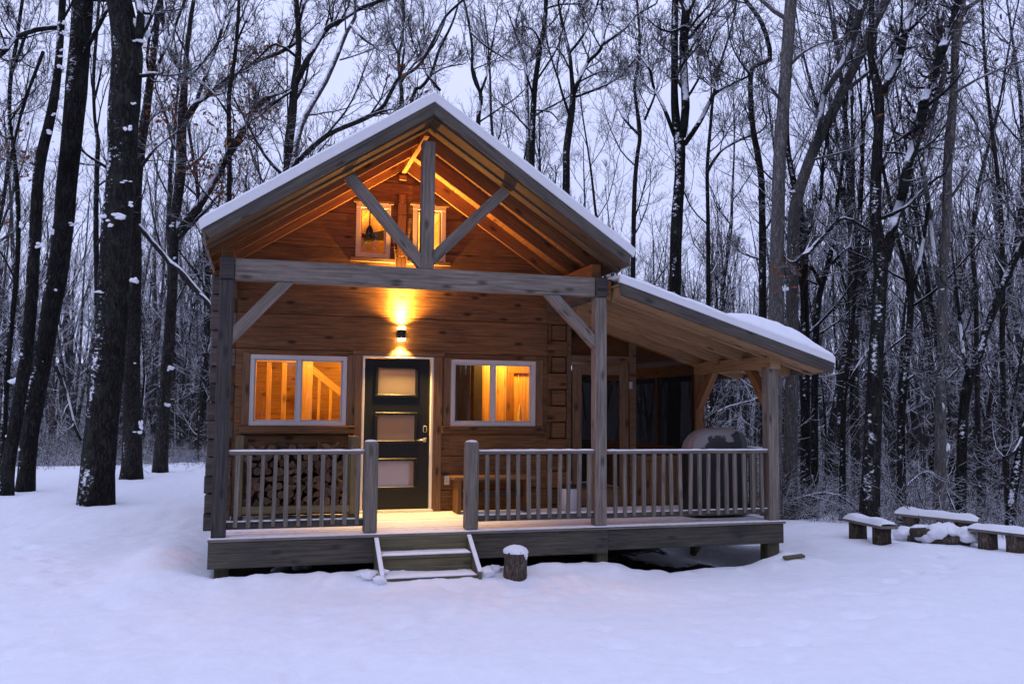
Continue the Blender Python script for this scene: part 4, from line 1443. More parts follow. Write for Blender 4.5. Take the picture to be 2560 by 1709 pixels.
def crown_levels(geo, starts, dirs, L, R, rng, k2=7, k3=6, k4=4, up=.10, tmin=TW_MIN, wig=.11, bark_idx=1, sides=6):
    P1, R1 = grow(starts, dirs, L, R, np.maximum(R * .22, tmin * 1.5), 9, wig, up, rng)
    geo.add(tubes(P1, R1, sides), bark_idx)
    s, d, l, r = kids(P1, R1, L, k2, .18, 1.0, .45, 1.05, .50, .55, rng)
    P2, R2 = grow(s, d, l, np.maximum(r, tmin * 1.7), np.full(len(r), tmin * 1.2), 6, .14, up * .9, rng)
    geo.add(tubes(P2, R2, 4), 0)
    if not k3: return
    s, d, l, r = kids(P2, R2, l, k3, .15, 1.0, .4, 1.0, .52, .6, rng)
    P3, R3 = grow(s, d, l, np.maximum(r, tmin * 1.25), np.full(len(r), tmin), 5, .15, up * .8, rng)
    geo.add(tubes(P3, R3, 3), 0)
    if not k4: return
    s, d, l, r = kids(P3, R3, l, k4, .15, 1.0, .4, .95, .55, .7, rng)
    P4, R4 = grow(s, d, l, np.full(len(r), tmin * 1.05), np.full(len(r), tmin * .75), 4, .16, up * .6, rng)
    geo.add(tubes(P4, R4, 3), 0)
    return P3


def leaves(name, pts, n, rng, parent, size=.065, spread=.24):
    c = pts[rng.integers(0, len(pts), n)] + rng.normal(0, spread, (n, 3))
    a = unit(rng.normal(0, 1, (n, 3))); b = unit(np.cross(a, rng.normal(0, 1, (n, 3))))
    s = size * rng.uniform(.6, 1.3, (n, 1))
    V = np.stack([c - a * s, c - b * s * .45, c + a * s, c + b * s * .45], 1).reshape(-1, 3)
    Fq = np.arange(4 * n).reshape(n, 4)
    o = np_mesh(name, V, Fq, M['leaf'], False)
    o.parent = parent
    return o


TREES = []


def traced_tree(label, px_path, widths, depth=None, mat='bark_dark', limbs=(), top=4.0, n_limb=9, limb_from=.35, limb_len=2.8, seed=1, group=None,
                leaf=None, k=(6, 5, 4), name='bare_tree', sides=16, lean_depth=0.0, snow_spots=(), base_z=None, flare=.22, up=.11, amp=.06, tmin=TW_MIN):
    """a tree whose trunk follows the photographed line at its own distance from the camera; path is listed from the top down"""
    rng = np.random.default_rng(seed)
    bx, by = px_path[-1]
    d = depth or ground_hit(bx, by)
    pts = [np.array(at(x, y, d + lean_depth * i / max(1, len(px_path) - 1))) for i, (x, y) in enumerate(px_path[::-1])]
    kw = .95 * math.cos(math.atan((bx - 1280) / F_PX))     # off-axis widening
    rads = [kw * w / 2 * d / F_PX for w in widths[::-1]]
    base = pts[0].copy()
    g0 = gz(base[0], base[1])
    if base[2] > g0 - .05:
        base[2] = g0 - .15; pts[0] = base if depth is None else pts[0]
        if depth is not None:
            pts.insert(0, np.array((base[0], base[1], g0 - .15))); rads.insert(0, rads[0] * 1.05)
    origin = np.array((base[0], base[1], g0))
    # continue above the frame
    dv = unit((pts[-1] - pts[-2])[None])[0]
    if top > 0:
        pts.append(pts[-1] + dv * top * .5 + rng.normal(0, .15, 3)); rads.append(rads[-1] * .72)
        pts.append(pts[-1] + (dv * .7 + np.array((0, 0, .3))) * top * .6 + rng.normal(0, .2, 3)); rads.append(rads[-1] * .45)
    P, R = smooth_path(pts, rads, .22)
    hgt = P[:, 2] - g0
    R = R * (1 + flare * np.exp(-np.maximum(hgt, 0) / .28))
    root = empty(name, tuple(origin))
    tag(root, label, 'tree', group)
    tg = Geo(); tg.add(trunk_tube(P - origin, R, sides, seed, amp))
    lp_, ld_, ll_, lr_ = [], [], [], []
    crown = Geo()
    side_pts = []
    for lim in limbs:
        pts_l, w0, w1 = lim
        # pts_l from the fork outward
        lpts = [np.array(at(x, y, d + .35 * i * (1 if (seed + i) % 2 else -1) * (i > 0))) for i, (x, y) in enumerate(pts_l)]
        if len(lpts) == 2: lpts.insert(1, (lpts[0] + lpts[1]) / 2 + rng.normal(0, .05, 3))
        n_ = len(lpts)
        r_ = [(w0 + (w1 - w0) * i / (n_ - 1)) / 2 * d / F_PX for i in range(n_)]
        LP, LR = smooth_path(lpts, r_, .2)
        tg.add(trunk_tube(LP - origin, LR, 8, seed + 3, .05))
        m_ = max(4, int(len(LP) * .28))
        ii = rng.integers(int(len(LP) * .12), len(LP), m_)
        for i in ii:
            t = unit((LP[min(i + 1, len(LP) - 1)] - LP[max(i - 1, 0)])[None])[0]
            q = rng.normal(0, 1, 3); q = q - (q @ t) * t; q /= np.linalg.norm(q)
            a = rng.uniform(.4, 1.0)
            lp_.append(LP[i]); ld_.append(t * math.cos(a) + q * math.sin(a)); ll_.append(limb_len * rng.uniform(.22, .55)); lr_.append(max(TW_MIN * 2, LR[i] * .45))
        lp_.append(LP[-1]); ld_.append(unit((LP[-1] - LP[-3])[None])[0]); ll_.append(limb_len * .6); lr_.append(max(TW_MIN * 2, LR[-1] * .9))
    tot = len(P)
    for i in range(n_limb):
        f = limb_from + (1 - limb_from) * (i + rng.random()) / n_limb
        j = min(tot - 2, int(f * tot))
        t = unit((P[j + 1] - P[j])[None])[0]
        q = rng.normal(0, 1, 3); q[2] *= .3; q = q - (q @ t) * t; q /= np.linalg.norm(q)
        a = rng.uniform(.5, 1.15)
        lp_.append(P[j] + q * R[j] * .5); ld_.append(t * math.cos(a) + q * math.sin(a)); ll_.append(limb_len * rng.uniform(.5, 1.15)); lr_.append(max(TW_MIN * 2.2, min(R[j] * .42, .055)))
    if lp_:
        P3 = crown_levels(crown, np.array(lp_) - origin, np.array(ld_), np.array(ll_), np.array(lr_), rng, *k, up=up, tmin=tmin)
        crown.build('crown', [M['twig'], M[mat]], root)
        if leaf and P3 is not None:
            sel = P3[:, -1]
            lo = sel[sel[:, 2] + g0 < leaf[1]] if len(leaf) > 1 else sel
            if len(lo) > 3: leaves('dead_leaves', lo[rng.integers(0, len(lo), 14)], leaf[0], rng, root)
    tr = tg.build('trunk', [M[mat]], root)
    for sp in snow_spots:
        x, y, rx, rz = sp[:4]
        fr = sp[4] if len(sp) > 4 else .8
        j = int(np.argmin([abs((P[i][2]) - at(x, y, d)[2]) for i in range(tot)]))
        c = np.array(at(x, y, d - R[j] * fr)) - origin
        s = d / F_PX
        b_ = clump('snow', (rx * s * 1.15, rx * s * .6, rz * s * 1.25), M['snow_cap'], int(x * 7 + y))
        b_.location = tuple(c); b_.rotation_euler = (0, 0, -YAW)
        b_.parent = root
    TREES.append((origin[0], origin[1]))
    return root


T = traced_tree
# --- the large trees of the photograph, one by one
T('thick dark trunk leaning over the snow at the clearing edge, second big trunk from cabin', [(212, -20), (208, 0), (192, 213), (171, 427), (150, 640), (113, 854), (78, 1067), (62, 1228)], [60, 62, 62, 60, 58, 56, 50, 46], None, 'bark_dark',
  limbs=[([(196, 160), (260, 40), (300, -40)], 12, 8)], seed=21, n_limb=6, limb_from=.7, sides=26, snow_spots=[(132, 580, 9, 8), (128, 720, 12, 9), (120, 735, 8, 8), (108, 800, 10, 7), (45, 945, 22, 12), (60, 915, 16, 8), (100, 905, 8, 5), (30, 1090, 14, 10), (40, 1120, 12, 9), (185, 560, 12, 5)])
T('grey-black trunk with snow shelves close behind the leaning clearing-edge trunk', [(160, -20), (157, 0), (150, 110), (142, 200), (125, 300), (97, 427), (85, 640), (70, 854), (40, 1050), (20, 1165)], [20, 20, 22, 24, 28, 33, 34, 36, 36, 38], 17.4, 'bark_dark',
  limbs=[([(140, 68), (90, 75), (40, 95), (10, 130), (-20, 150)], 14, 10), ([(108, 130), (60, 260), (30, 380)], 9, 6)], seed=23, n_limb=5, limb_from=.6, sides=18, snow_spots=[(155, 55, 9, 9), (155, 82, 9, 7), (152, 124, 8, 5), (150, 142, 8, 5), (148, 166, 10, 7), (132, 285, 9, 6), (115, 330, 12, 6), (100, 612, 10, 7), (55, 560, 7, 9)])
T('largest dark furrowed trunk standing in the snow nearest the cabin corner post', [(292, -20), (298, 0), (318, 136), (308, 300), (305, 427), (291, 560), (284, 700), (275, 854), (260, 1000), (248, 1127), (240, 1262)], [70, 70, 88, 84, 84, 86, 86, 88, 92, 90, 94], None, 'bark_dark',
  limbs=[([(345, 112), (352, 40), (338, -30)], 22, 20), ([(350, 190), (385, 186), (405, 180)], 12, 6), ([(352, 95), (378, 45), (400, -30)], 8, 6)], seed=25, n_limb=5, limb_from=.72, sides=30, flare=.14,
  snow_spots=[(352, 72, 20, 26, .2), (345, 102, 20, 7, .6), (380, 184, 20, 6, 0), (264, 545, 16, 9, .95), (297, 540, 20, 9, .95), (275, 563, 8, 6, 1), (248, 728, 12, 4, 1), (330, 510, 7, 7, .8), (335, 700, 10, 9, .6), (318, 318, 9, 8, 1), (335, 260, 7, 6), (315, 455, 14, 5, 1)])
T('broad dark trunk standing just behind the largest trunk, toward the cabin', [(398, -20), (397, 0), (385, 120), (368, 260), (350, 380), (338, 500), (336, 700), (331, 900), (330, 1166)], [14, 15, 19, 24, 30, 34, 38, 44, 54], 22.0, 'bark_mid',
  limbs=[([(378, 200), (410, 130), (440, 60), (470, -20)], 9, 6), ([(352, 420), (390, 370), (440, 330)], 8, 5)], seed=27, n_limb=8, limb_from=.3, sides=16, snow_spots=[(337, 700, 10, 9), (345, 1080, 10, 4), (352, 1060, 6, 12), (330, 908, 10, 3)])
T('forked dark tree with one long snow-plastered limb reaching toward the gable', [(500, -20), (485, 0), (469, 109), (462, 200), (455, 300), (452, 427), (437, 560), (432, 700), (422, 854), (410, 1000), (402, 1132)], [10, 11, 14, 18, 26, 30, 26, 28, 30, 34, 36], 24.0, 'bark_mid',
  limbs=[([(455, 172), (425, 132), (409, 60), (400, -30)], 12, 9), ([(465, 300), (490, 259), (518, 240), (580, 190), (640, 155), (720, 120), (790, 60)], 16, 8), ([(490, 259), (510, 200), (540, 120), (553, 79), (575, -20)], 10, 7), ([(440, 585), (490, 525), (563, 402), (613, 319), (632, 276), (666, 246), (725, 223)], 24, 10), ([(440, 600), (500, 540), (560, 470)], 12, 5)],
  seed=29, n_limb=8, limb_from=.3, sides=14, leaf=(520, 9), snow_spots=[(440, 560, 12, 7), (430, 645, 8, 4), (425, 920, 10, 8), (418, 1010, 10, 6)])
T('slim dark stem rising behind the snowy roof edge between two forked trees', [(598, -20), (594, 68), (586, 152), (575, 218), (572, 272), (574, 400), (573, 520), (574, 800)], [9, 10, 11, 12, 13, 13, 14, 16], 20.0, 'bark_mid', limbs=[([(590, 110), (612, 60), (640, 0)], 6, 4), ([(572, 290), (540, 240), (500, 200)], 6, 4)], seed=31, n_limb=10, limb_from=.3, sides=8, leaf=(320, 9))
T('stout brown trunk behind the left slope of the gable roof with a long limb', [(740, -20), (741, 0), (745, 68), (747, 120), (741, 177), (735, 231), (730, 300), (719, 409), (712, 700)], [12, 13, 15, 17, 20, 22, 25, 26, 30], 22.0, 'bark_mid',
  limbs=[([(742, 205), (776, 136), (814, 76), (847, 54), (899, 22), (953, 0), (990, -30)], 16, 9), ([(743, 70), (757, 20), (770, -30)], 9, 8), ([(738, 140), (690, 110), (640, 150)], 8, 5), ([(732, 225), (690, 255), (650, 290)], 8, 5)], seed=33, n_limb=8, limb_from=.35, sides=12, leaf=(260, 11))
T('white snow-plastered leaning trunk behind the gable roof', [(888, 30), (885, 49), (866, 82), (844, 136), (814, 204), (792, 240), (754, 313), (735, 400), (715, 520), (700, 800)], [9, 10, 11, 13, 14, 15, 15, 16, 17, 20], 21.0, 'bark_snowy', limbs=[([(876, 62), (905, 95), (935, 115), (970, 138)], 8, 4), ([(850, 150), (885, 140), (940, 120)], 5, 3)], seed=35, n_limb=6, limb_from=.45, sides=10, top=1.5)
T('dark low-sweeping tree climbing from behind the roof toward the ridge', [(1115, 40), (1085, 100), (1054, 155), (1027, 180), (994, 199), (961, 262), (926, 289), (872, 313), (817, 338), (749, 398), (735, 420), (640, 640)], [8, 8, 9, 9, 10, 12, 14, 15, 15, 16, 17, 26], 18.0, 'bark_mid', limbs=[([(926, 290), (960, 277), (990, 272)], 9, 4), ([(1000, 195), (1010, 130), (1012, 60)], 7, 4)], seed=37, n_limb=10, limb_from=.25, limb_len=2.2, sides=8, top=1.5, leaf=(120, 9))
T('thin upright tree showing just over the ridge', [(1008, -10), (1010, 82), (997, 136), (1000, 200), (1005, 262), (1005, 600)], [6, 7, 9, 10, 12, 14], 24.0, 'bark_mid', limbs=[([(998, 140), (975, 90), (960, 30)], 6, 4), ([(1000, 210), (1035, 160), (1080, 120), (1110, 60)], 7, 4)], seed=39, n_limb=9, limb_from=.35, sides=8)
T('crooked thin tree leaning over the ridge toward the sky gap', [(1150, -10), (1130, 60), (1100, 120), (1076, 190), (1050, 220), (1030, 250), (1010, 500)], [5, 6, 8, 9, 10, 11, 14], 25.0, 'bark_mid', limbs=[([(1100, 226), (1070, 190), (1051, 153), (1030, 100)], 8, 4), ([(1076, 190), (1110, 170), (1160, 160)], 5, 3)], seed=41, n_limb=9, limb_from=.3, sides=8)
T('crooked dark tree with a low fork above the right slope near the ridge', [(1155, -20), (1171, 54), (1181, 123), (1180, 174), (1190, 210), (1201, 232), (1202, 262), (1196, 294), (1190, 600)], [6, 7, 8, 9, 10, 11, 12, 13, 16], 24.0, 'bark_mid', limbs=[([(1201, 232), (1215, 195), (1222, 160), (1235, 90)], 8, 4), ([(1175, 80), (1220, 120), (1260, 145), (1300, 175)], 6, 3)], seed=43, n_limb=9, limb_from=.35, sides=8, leaf=(420, 8))
T('straight dark tree with paired branches above the middle of the right roof slope', [(1366, -20), (1362, 54), (1348, 136), (1337, 218), (1334, 272), (1330, 395), (1326, 700)], [12, 13, 14, 15, 15, 16, 20], 22.0, 'bark_dark', limbs=[([(1365, 22), (1400, 12), (1450, 10)], 6, 4), ([(1350, 110), (1338, 80), (1310, 66), (1295, 70)], 7, 4), ([(1330, 230), (1318, 190), (1310, 150)], 6, 4), ([(1338, 275), (1375, 280), (1395, 300)], 5, 3)], seed=45, n_limb=9, limb_from=.4, sides=10, leaf=(240, 8))
T('pale snow-coated pole beside the straight dark tree above the roof', [(1312, 150), (1318, 240), (1318, 300), (1322, 380), (1320, 700)], [9, 10, 11, 12, 14], 22.6, 'bark_snowy', seed=47, n_limb=5, limb_from=.4, sides=8, top=1.5, limb_len=2)
T('wide-branching dark tree alone against the bright sky gap', [(1397, -20), (1397, 14), (1411, 82), (1424, 136), (1428, 177), (1432, 232), (1430, 272), (1416, 376), (1416, 427), (1412, 700)], [7, 7, 9, 10, 11, 14, 18, 20, 20, 24], 20.0, 'bark_dark',
  limbs=[([(1434, 238), (1449, 196), (1471, 155), (1506, 112), (1506, 27), (1500, -20)], 12, 6), ([(1506, 112), (1558, 76), (1588, 41), (1640, 10)], 8, 4), ([(1440, 242), (1503, 218), (1550, 191), (1593, 142)], 7, 4), ([(1424, 132), (1457, 90), (1492, 14), (1500, -20)], 7, 5), ([(1448, 205), (1500, 180), (1540, 180)], 5, 3), ([(1428, 180), (1395, 122), (1360, 122)], 5, 3)], seed=49, n_limb=4, limb_from=.35, limb_len=2.2, sides=10, leaf=(160, 6))
T('tall twin-stemmed dark tree rising behind the lean-to roof', [(1688, -20), (1688, 0), (1686, 218), (1690, 300), (1699, 360), (1700, 427), (1692, 560), (1688, 730), (1684, 1100)], [19, 19, 19, 24, 30, 29, 31, 33, 36], 17.0, 'bark_dark',
  limbs=[([(1706, 340), (1714, 270), (1708, 136), (1714, 40), (1716, -30)], 22, 22), ([(1712, 360), (1749, 305), (1776, 251), (1792, 229), (1830, 210), (1871, 191)], 14, 6), ([(1686, 340), (1660, 270), (1635, 220), (1622, 170), (1590, 130)], 11, 5), ([(1722, 96), (1760, 50), (1800, 5)], 9, 6), ([(1714, 250), (1745, 200), (1770, 130), (1790, 80)], 7, 4)], seed=51, n_limb=3, limb_from=.5, sides=16, snow_spots=[(1704, 308, 8, 12, .5), (1727, 94, 7, 8, .3)])
T('thin leaning tree just beside the twin-stemmed tree', [(1592, -10), (1600, 120), (1587, 220), (1600, 330), (1592, 400), (1585, 520), (1580, 900)], [6, 8, 9, 11, 12, 13, 16], 23.0, 'bark_mid', limbs=[([(1600, 340), (1562, 300), (1540, 260)], 7, 4), ([(1612, 300), (1640, 230), (1660, 150)], 7, 4)], seed=53, n_limb=11, limb_from=.25, sides=8)
T('smooth grey trunk rising straight behind the snow mound of the lean-to roof', [(1980, -20), (1978, 0), (1962, 213), (1948, 427), (1943, 640), (1940, 790), (1935, 1000), (1932, 1280)], [33, 33, 34, 35, 38, 41, 42, 48], 15.5, 'bark_grey', limbs=[([(1952, 250), (1932, 225), (1918, 180)], 10, 6), ([(1978, 160), (2010, 130), (2050, 110), (2110, 100)], 9, 4)], seed=55, n_limb=5, limb_from=.55, sides=20, snow_spots=[(1965, 478, 9, 10, .7), (1962, 720, 8, 8, .8), (1972, 130, 6, 10, .8)])
T('dark trunk that bends into a long bare-wood leaning stem above the lean-to', [(2225, -30), (2214, 0), (2181, 68), (2151, 136), (2111, 218), (2072, 300), (2037, 368), (2010, 440), (1988, 520), (1982, 640), (1980, 900), (1974, 1252)], [27, 27, 27, 27, 28, 30, 30, 31, 32, 32, 34, 40], 16.0, 'bark_grey',
  limbs=[([(2042, 370), (2050, 300), (2062, 235), (2095, 180), (2130, 100), (2150, 30), (2155, -20)], 16, 14), ([(2100, 235), (2160, 190), (2230, 110), (2260, 60)], 12, 7), ([(2030, 400), (2090, 385), (2140, 370)], 7, 4)], seed=57, n_limb=2, limb_len=1.9, k=(5, 4, 3), limb_from=.5, sides=18, snow_spots=[(2040, 310, 8, 14, .6), (2120, 232, 8, 8, .3), (1990, 480, 8, 6, .7)])
T('dark second trunk just past the lean-to post, half hidden by the bent grey one', [(2006, 560), (2010, 700), (2013, 860), (2014, 1000), (2014, 1188)], [20, 22, 24, 25, 28], 18.0, 'bark_dark', limbs=[([(2008, 600), (2030, 560), (2050, 500), (2056, 430)], 12, 8)], seed=59, n_limb=6, limb_from=.3, sides=12, top=3, snow_spots=[(2012, 930, 8, 6)])
T('dark three-stemmed tree standing at the clearing edge behind the nearest bench', [(2179, -20), (2179, 54), (2176, 136), (2196, 232), (2198, 300), (2191, 427), (2190, 560), (2202, 640), (2198, 750), (2192, 854), (2183, 1050), (2174, 1294)], [16, 17, 18, 28, 28, 29, 31, 42, 36, 38, 46, 52], 15.0, 'bark_dark',
  limbs=[([(2206, 232), (2220, 204), (2247, 150), (2263, 82), (2282, 0), (2290, -30)], 20, 17), ([(2214, 650), (2233, 563), (2253, 500), (2271, 409), (2293, 340), (2310, 259), (2329, 204), (2356, 123), (2378, 76), (2400, -20)], 26, 20), ([(2352, 130), (2350, 60), (2360, -30)], 14, 12), ([(2180, 580), (2110, 545), (2060, 590), (2010, 640), (1995, 655)], 6, 16), ([(2265, 85), (2310, 40), (2340, 0)], 9, 5), ([(2205, 545), (2260, 520), (2310, 470), (2350, 440)], 11, 6)], seed=61, n_limb=2, limb_from=.5, limb_len=1.9, k=(5, 4, 3), sides=20, leaf=(140, 9), snow_spots=[(2216, 610, 8, 22, .5), (2202, 222, 7, 6, .6), (2248, 142, 8, 5, .8), (2296, 290, 10, 9, .4), (2320, 175, 10, 8, .6)])
T('pale grey trunk standing behind the snowy log pile', [(2402, -20), (2400, 0), (2388, 136), (2383, 245), (2374, 354), (2369, 427), (2366, 560), (2357, 700), (2356, 854), (2352, 1000), (2350, 1296)], [34, 34, 22, 22, 28, 26, 24, 24, 28, 28, 34], 15.2, 'bark_grey', limbs=[([(2404, 30), (2440, 5), (2470, -20)], 14, 10), ([(2352, 720), (2340, 672), (2325, 540), (2312, 427), (2330, 300), (2365, 170)], 14, 10), ([(2384, 235), (2440, 200), (2520, 165), (2570, 150)], 8, 4), ([(2380, 490), (2420, 430), (2440, 380)], 8, 5), ([(2354, 1080), (2360, 1020), (2340, 985), (2310, 955)], 6, 4)], seed=63, n_limb=2, limb_len=1.8, k=(5, 4, 3), limb_from=.5, sides=18, snow_spots=[(2350, 722, 9, 4, .8), (2372, 1110, 6, 16, .3)])
T('small forked dark tree behind the snow mound of the lean-to', [(2103, 440), (2094, 495), (2089, 560), (2083, 604), (2064, 686), (2048, 740), (2040, 836), (2036, 1100)], [9, 10, 11, 13, 16, 17, 18, 20], 18.5, 'bark_dark', limbs=[([(2052, 710), (2030, 665), (2024, 640)], 12, 8), ([(2080, 660), (2105, 630), (2125, 615)], 7, 4)], seed=65, n_limb=8, limb_from=.35, sides=10)
T('slim brown trunk in the brush between bent grey trunk and three-stemmed tree', [(2140, 700), (2127, 854), (2116, 936), (2108, 1045), (2106, 1250)], [10, 12, 14, 15, 18], 17.5, 'bark_mid', limbs=[([(2112, 980), (2140, 1120 - 200), (2165, 880)], 7, 4)], seed=67, n_limb=7, limb_from=.3, sides=9, top=5)
T('dark mid-sized trunk forking above the gap behind the log pile', [(2247, 604), (2266, 672), (2277, 740), (2271, 854), (2260, 963), (2253, 1072), (2254, 1262)], [12, 15, 20, 19, 21, 21, 26], 16.5, 'bark_dark', limbs=[([(2278, 735), (2296, 672), (2310, 590), (2320, 520)], 13, 8), ([(2262, 955), (2280, 940), (2300, 930), (2315, 926)], 8, 4)], seed=69, n_limb=8, limb_from=.35, sides=12, top=3.5, snow_spots=[(2254, 1140, 7, 8)])
T('leaning dark tree with snow along its upper side near the picture edge', [(2600, 530), (2560, 604), (2519, 686), (2487, 768), (2462, 836), (2451, 881), (2424, 944), (2408, 1045), (2402, 1264)], [18, 20, 21, 22, 22, 23, 30, 28, 30], 16.0, 'bark_dark', limbs=[([(2422, 940), (2408, 880), (2400, 800), (2390, 720)], 12, 7), ([(2425, 930), (2405, 900), (2380, 880)], 6, 4)], seed=71, n_limb=4, limb_len=2.0, k=(5, 4, 3), limb_from=.35, sides=12, top=5)
T('grey-brown pole tree behind the farthest bench', [(2500, 500), (2506, 700), (2506, 854), (2510, 1072), (2520, 1264)], [13, 15, 16, 17, 20], 17.5, 'bark_mid', seed=73, n_limb=9, limb_from=.3, sides=9, top=6)
T('dark leaning trunk rising right behind the farthest bench', [(2600, 1010), (2562, 1072), (2541, 1181), (2527, 1266)], [22, 23, 24, 28], 15.2, 'bark_dark', limbs=[([(2556, 1090), (2535, 1130), (2515, 1140)], 7, 4)], seed=75, n_limb=5, limb_from=.35, sides=12, top=7)
T('straight brown pole tree seen over the lean-to eave, beside the three-stemmed tree', [(2128, 100), (2130, 300), (2134, 500), (2140, 700), (2142, 1000)], [7, 8, 9, 10, 12], 21.0, 'bark_mid', seed=77, n_limb=10, limb_from=.35, sides=8)
T('thin wavy tree between the two biggest trunks at the clearing edge', [(250, -20), (242, 82), (234, 190), (237, 300), (245, 354), (242, 427), (240, 560), (243, 760), (248, 1060)], [8, 9, 10, 10, 12, 14, 15, 16, 18], 22.0, 'bark_mid', limbs=[([(236, 250), (252, 180), (262, 90)], 6, 4)], seed=79, n_limb=8, limb_from=.3, sides=8)
T('dark snow-spotted trunk at the picture edge behind the leaning pair', [(60, -20), (41, 109), (27, 190), (24, 300), (40, 427), (46, 560), (40, 700), (20, 900), (8, 1130)], [10, 11, 12, 12, 13, 14, 15, 17, 18], 19.5, 'bark_dark', limbs=[([(30, 180), (60, 100), (90, 20)], 9, 6), ([(26, 300), (70, 240), (110, 200)], 7, 5)], seed=81, n_limb=6, limb_from=.3, sides=12, leaf=(420, 8))
T('crooked branch-laden tree at the far picture edge past the farthest bench', [(2500, 250), (2480, 330), (2462, 400), (2440, 500), (2432, 620), (2440, 760), (2445, 1100)], [7, 9, 10, 11, 12, 13, 16], 21.0, 'bark_mid', limbs=[([(2440, 470), (2490, 440), (2530, 480)], 6, 4)], seed=83, n_limb=11, limb_from=.25, sides=8)
T('thin grey sapling-like tree beyond the middle of the lean-to roof', [(1790, 200), (1775, 330), (1768, 430), (1770, 560), (1772, 900)], [7, 9, 10, 11, 14], 20.0, 'bark_mid', limbs=[([(1768, 430), (1800, 380), (1850, 350), (1900, 330)], 8, 5)], seed=85, n_limb=10, limb_from=.3, sides=8)
T('dark tree with a thick bend above the lower half of the lean-to', [(1850, -20), (1905, 60), (1925, 150), (1880, 170), (1880, 300), (1900, 420), (1905, 520), (1908, 900)], [12, 13, 14, 14, 15, 17, 18, 22], 19.0, 'bark_dark', seed=87, n_limb=8, limb_from=.3, sides=10)

# dead limb propped against the forked tree
def dead_limb(name, label, paths, depth, mat='bark_mid', cat='fallen branch', group=None, twigs=0, seed=0):
    o0 = np.array(at(*paths[0][0][0], depth))
    g = Geo(); rng = np.random.default_rng(seed)
    for pts, w0, w1 in paths:
        pp_ = [np.array(at(x, y, depth + .12 * (i % 2))) for i, (x, y) in enumerate(pts)]
        n_ = len(pp_); r_ = [(w0 + (w1 - w0) * i / (n_ - 1)) / 2 * depth / F_PX for i in range(n_)]
        if n_ == 2: pp_.insert(1, (pp_[0] + pp_[1]) / 2 + np.array((0, .05, .02))); r_.insert(1, sum(r_) / 2)
        P, R = smooth_path(pp_, r_, .12)
        g.add(trunk_tube(P - o0, R, 8, seed, .06), 1)
        if twigs:
            s, d, l, r = kids(P[None] - o0, R[None], np.array([1.1]), twigs, .1, 1, .5, 1.2, .5, .5, rng)
            P2, R2 = grow(s, d, l, np.maximum(r, .004), np.full(len(r), .003), 5, .2, .05, rng)
            g.add(tubes(P2, R2, 4), 0)
    o = g.build(name, [M['twig_low'], M[mat]], None)
    o.location = tuple(o0)
    tag(o, label, cat, group)
    return o

dead_limb('fallen_branch', 'dead snowy limb propped across the forked tree beside the cabin corner', [([(346, 563), (420, 650), (447, 672), (523, 759)], 14, 12), ([(440, 668), (480, 720), (520, 754), (539, 825)], 8, 10)], 17.5, 'bark_limb', seed=1)
dead_limb('fallen_branch', 'thin dead limb leaning from the leaning trunk toward the largest trunk', [([(140, 915), (165, 980), (185, 1060), (203, 1100)], 9, 8)], 16.5, 'bark_limb', seed=2, twigs=6)
dead_limb('fallen_branch', 'arching snow-covered branch bowed over the brush past the lean-to corner', [([(1985, 1250), (2020, 1238), (2060, 1232), (2100, 1240), (2130, 1262), (2150, 1285)], 6, 5), ([(2020, 1238), (2080, 1255), (2120, 1280)], 4, 3)], ground_hit(2010, 1300) + .6, 'bark_limb', seed=3, twigs=14)
dead_limb('fallen_branch', 'snowy bent branch arching between three-stemmed tree and grey trunk', [([(2270, 1210), (2300, 1185), (2330, 1180), (2360, 1215), (2385, 1270)], 5, 5)], 15.2, 'bark_limb', seed=4, twigs=10)

# ------------------------------------------------------------------ the woods round the clearing: individual trees of eight shapes
def variant(seed, H, r0, n1, k, mat, first=.32, limb=4.4):
    rng = np.random.default_rng(seed)
    S = 9
    pts = [np.array((0, 0, -.6))]
    x = np.zeros(2); v = rng.normal(0, .06, 2)
    for i in range(1, S):
        v = v + rng.normal(0, .10, 2); x = x + v * H / S * .55
        pts.append(np.array((x[0], x[1], H * i / (S - 1))))
    rads = [r0 * (1 - .88 * i / (S - 1)) for i in range(S)]
    P, R = smooth_path(pts, rads, .5)
    R = R * (1 + .4 * np.exp(-np.maximum(P[:, 2], 0) / .3))
    tg = Geo(); tg.add(trunk_tube(P, R, 9, seed, .05))
    st, dr_, L, RR = [], [], [], []
    for i in range(n1):
        f = first + (1 - first) * ((i + rng.random()) / n1) ** .9
        j = min(len(P) - 2, int(f * len(P)))
        t = unit((P[j + 1] - P[j])[None])[0]
        q = rng.normal(0, 1, 3); q -= (q @ t) * t; q /= np.linalg.norm(q)
        a = rng.uniform(.45, 1.05)
        st.append(P[j]); dr_.append(t * math.cos(a) + q * math.sin(a)); L.append(limb * (1.25 - .75 * f) * rng.uniform(.6, 1.2)); RR.append(max(.012, R[j] * .5))
    cg = Geo(); P3 = crown_levels(cg, np.array(st), np.array(dr_), np.array(L), np.array(RR), rng, *k, up=.13, tmin=.0048)
    root = empty('bare_tree', (0, 0, 0))
    tr = tg.build('trunk', [M[mat]], root)
    cr = cg.build('crown', [M['twig_bg'], M[mat]], root)
    return root


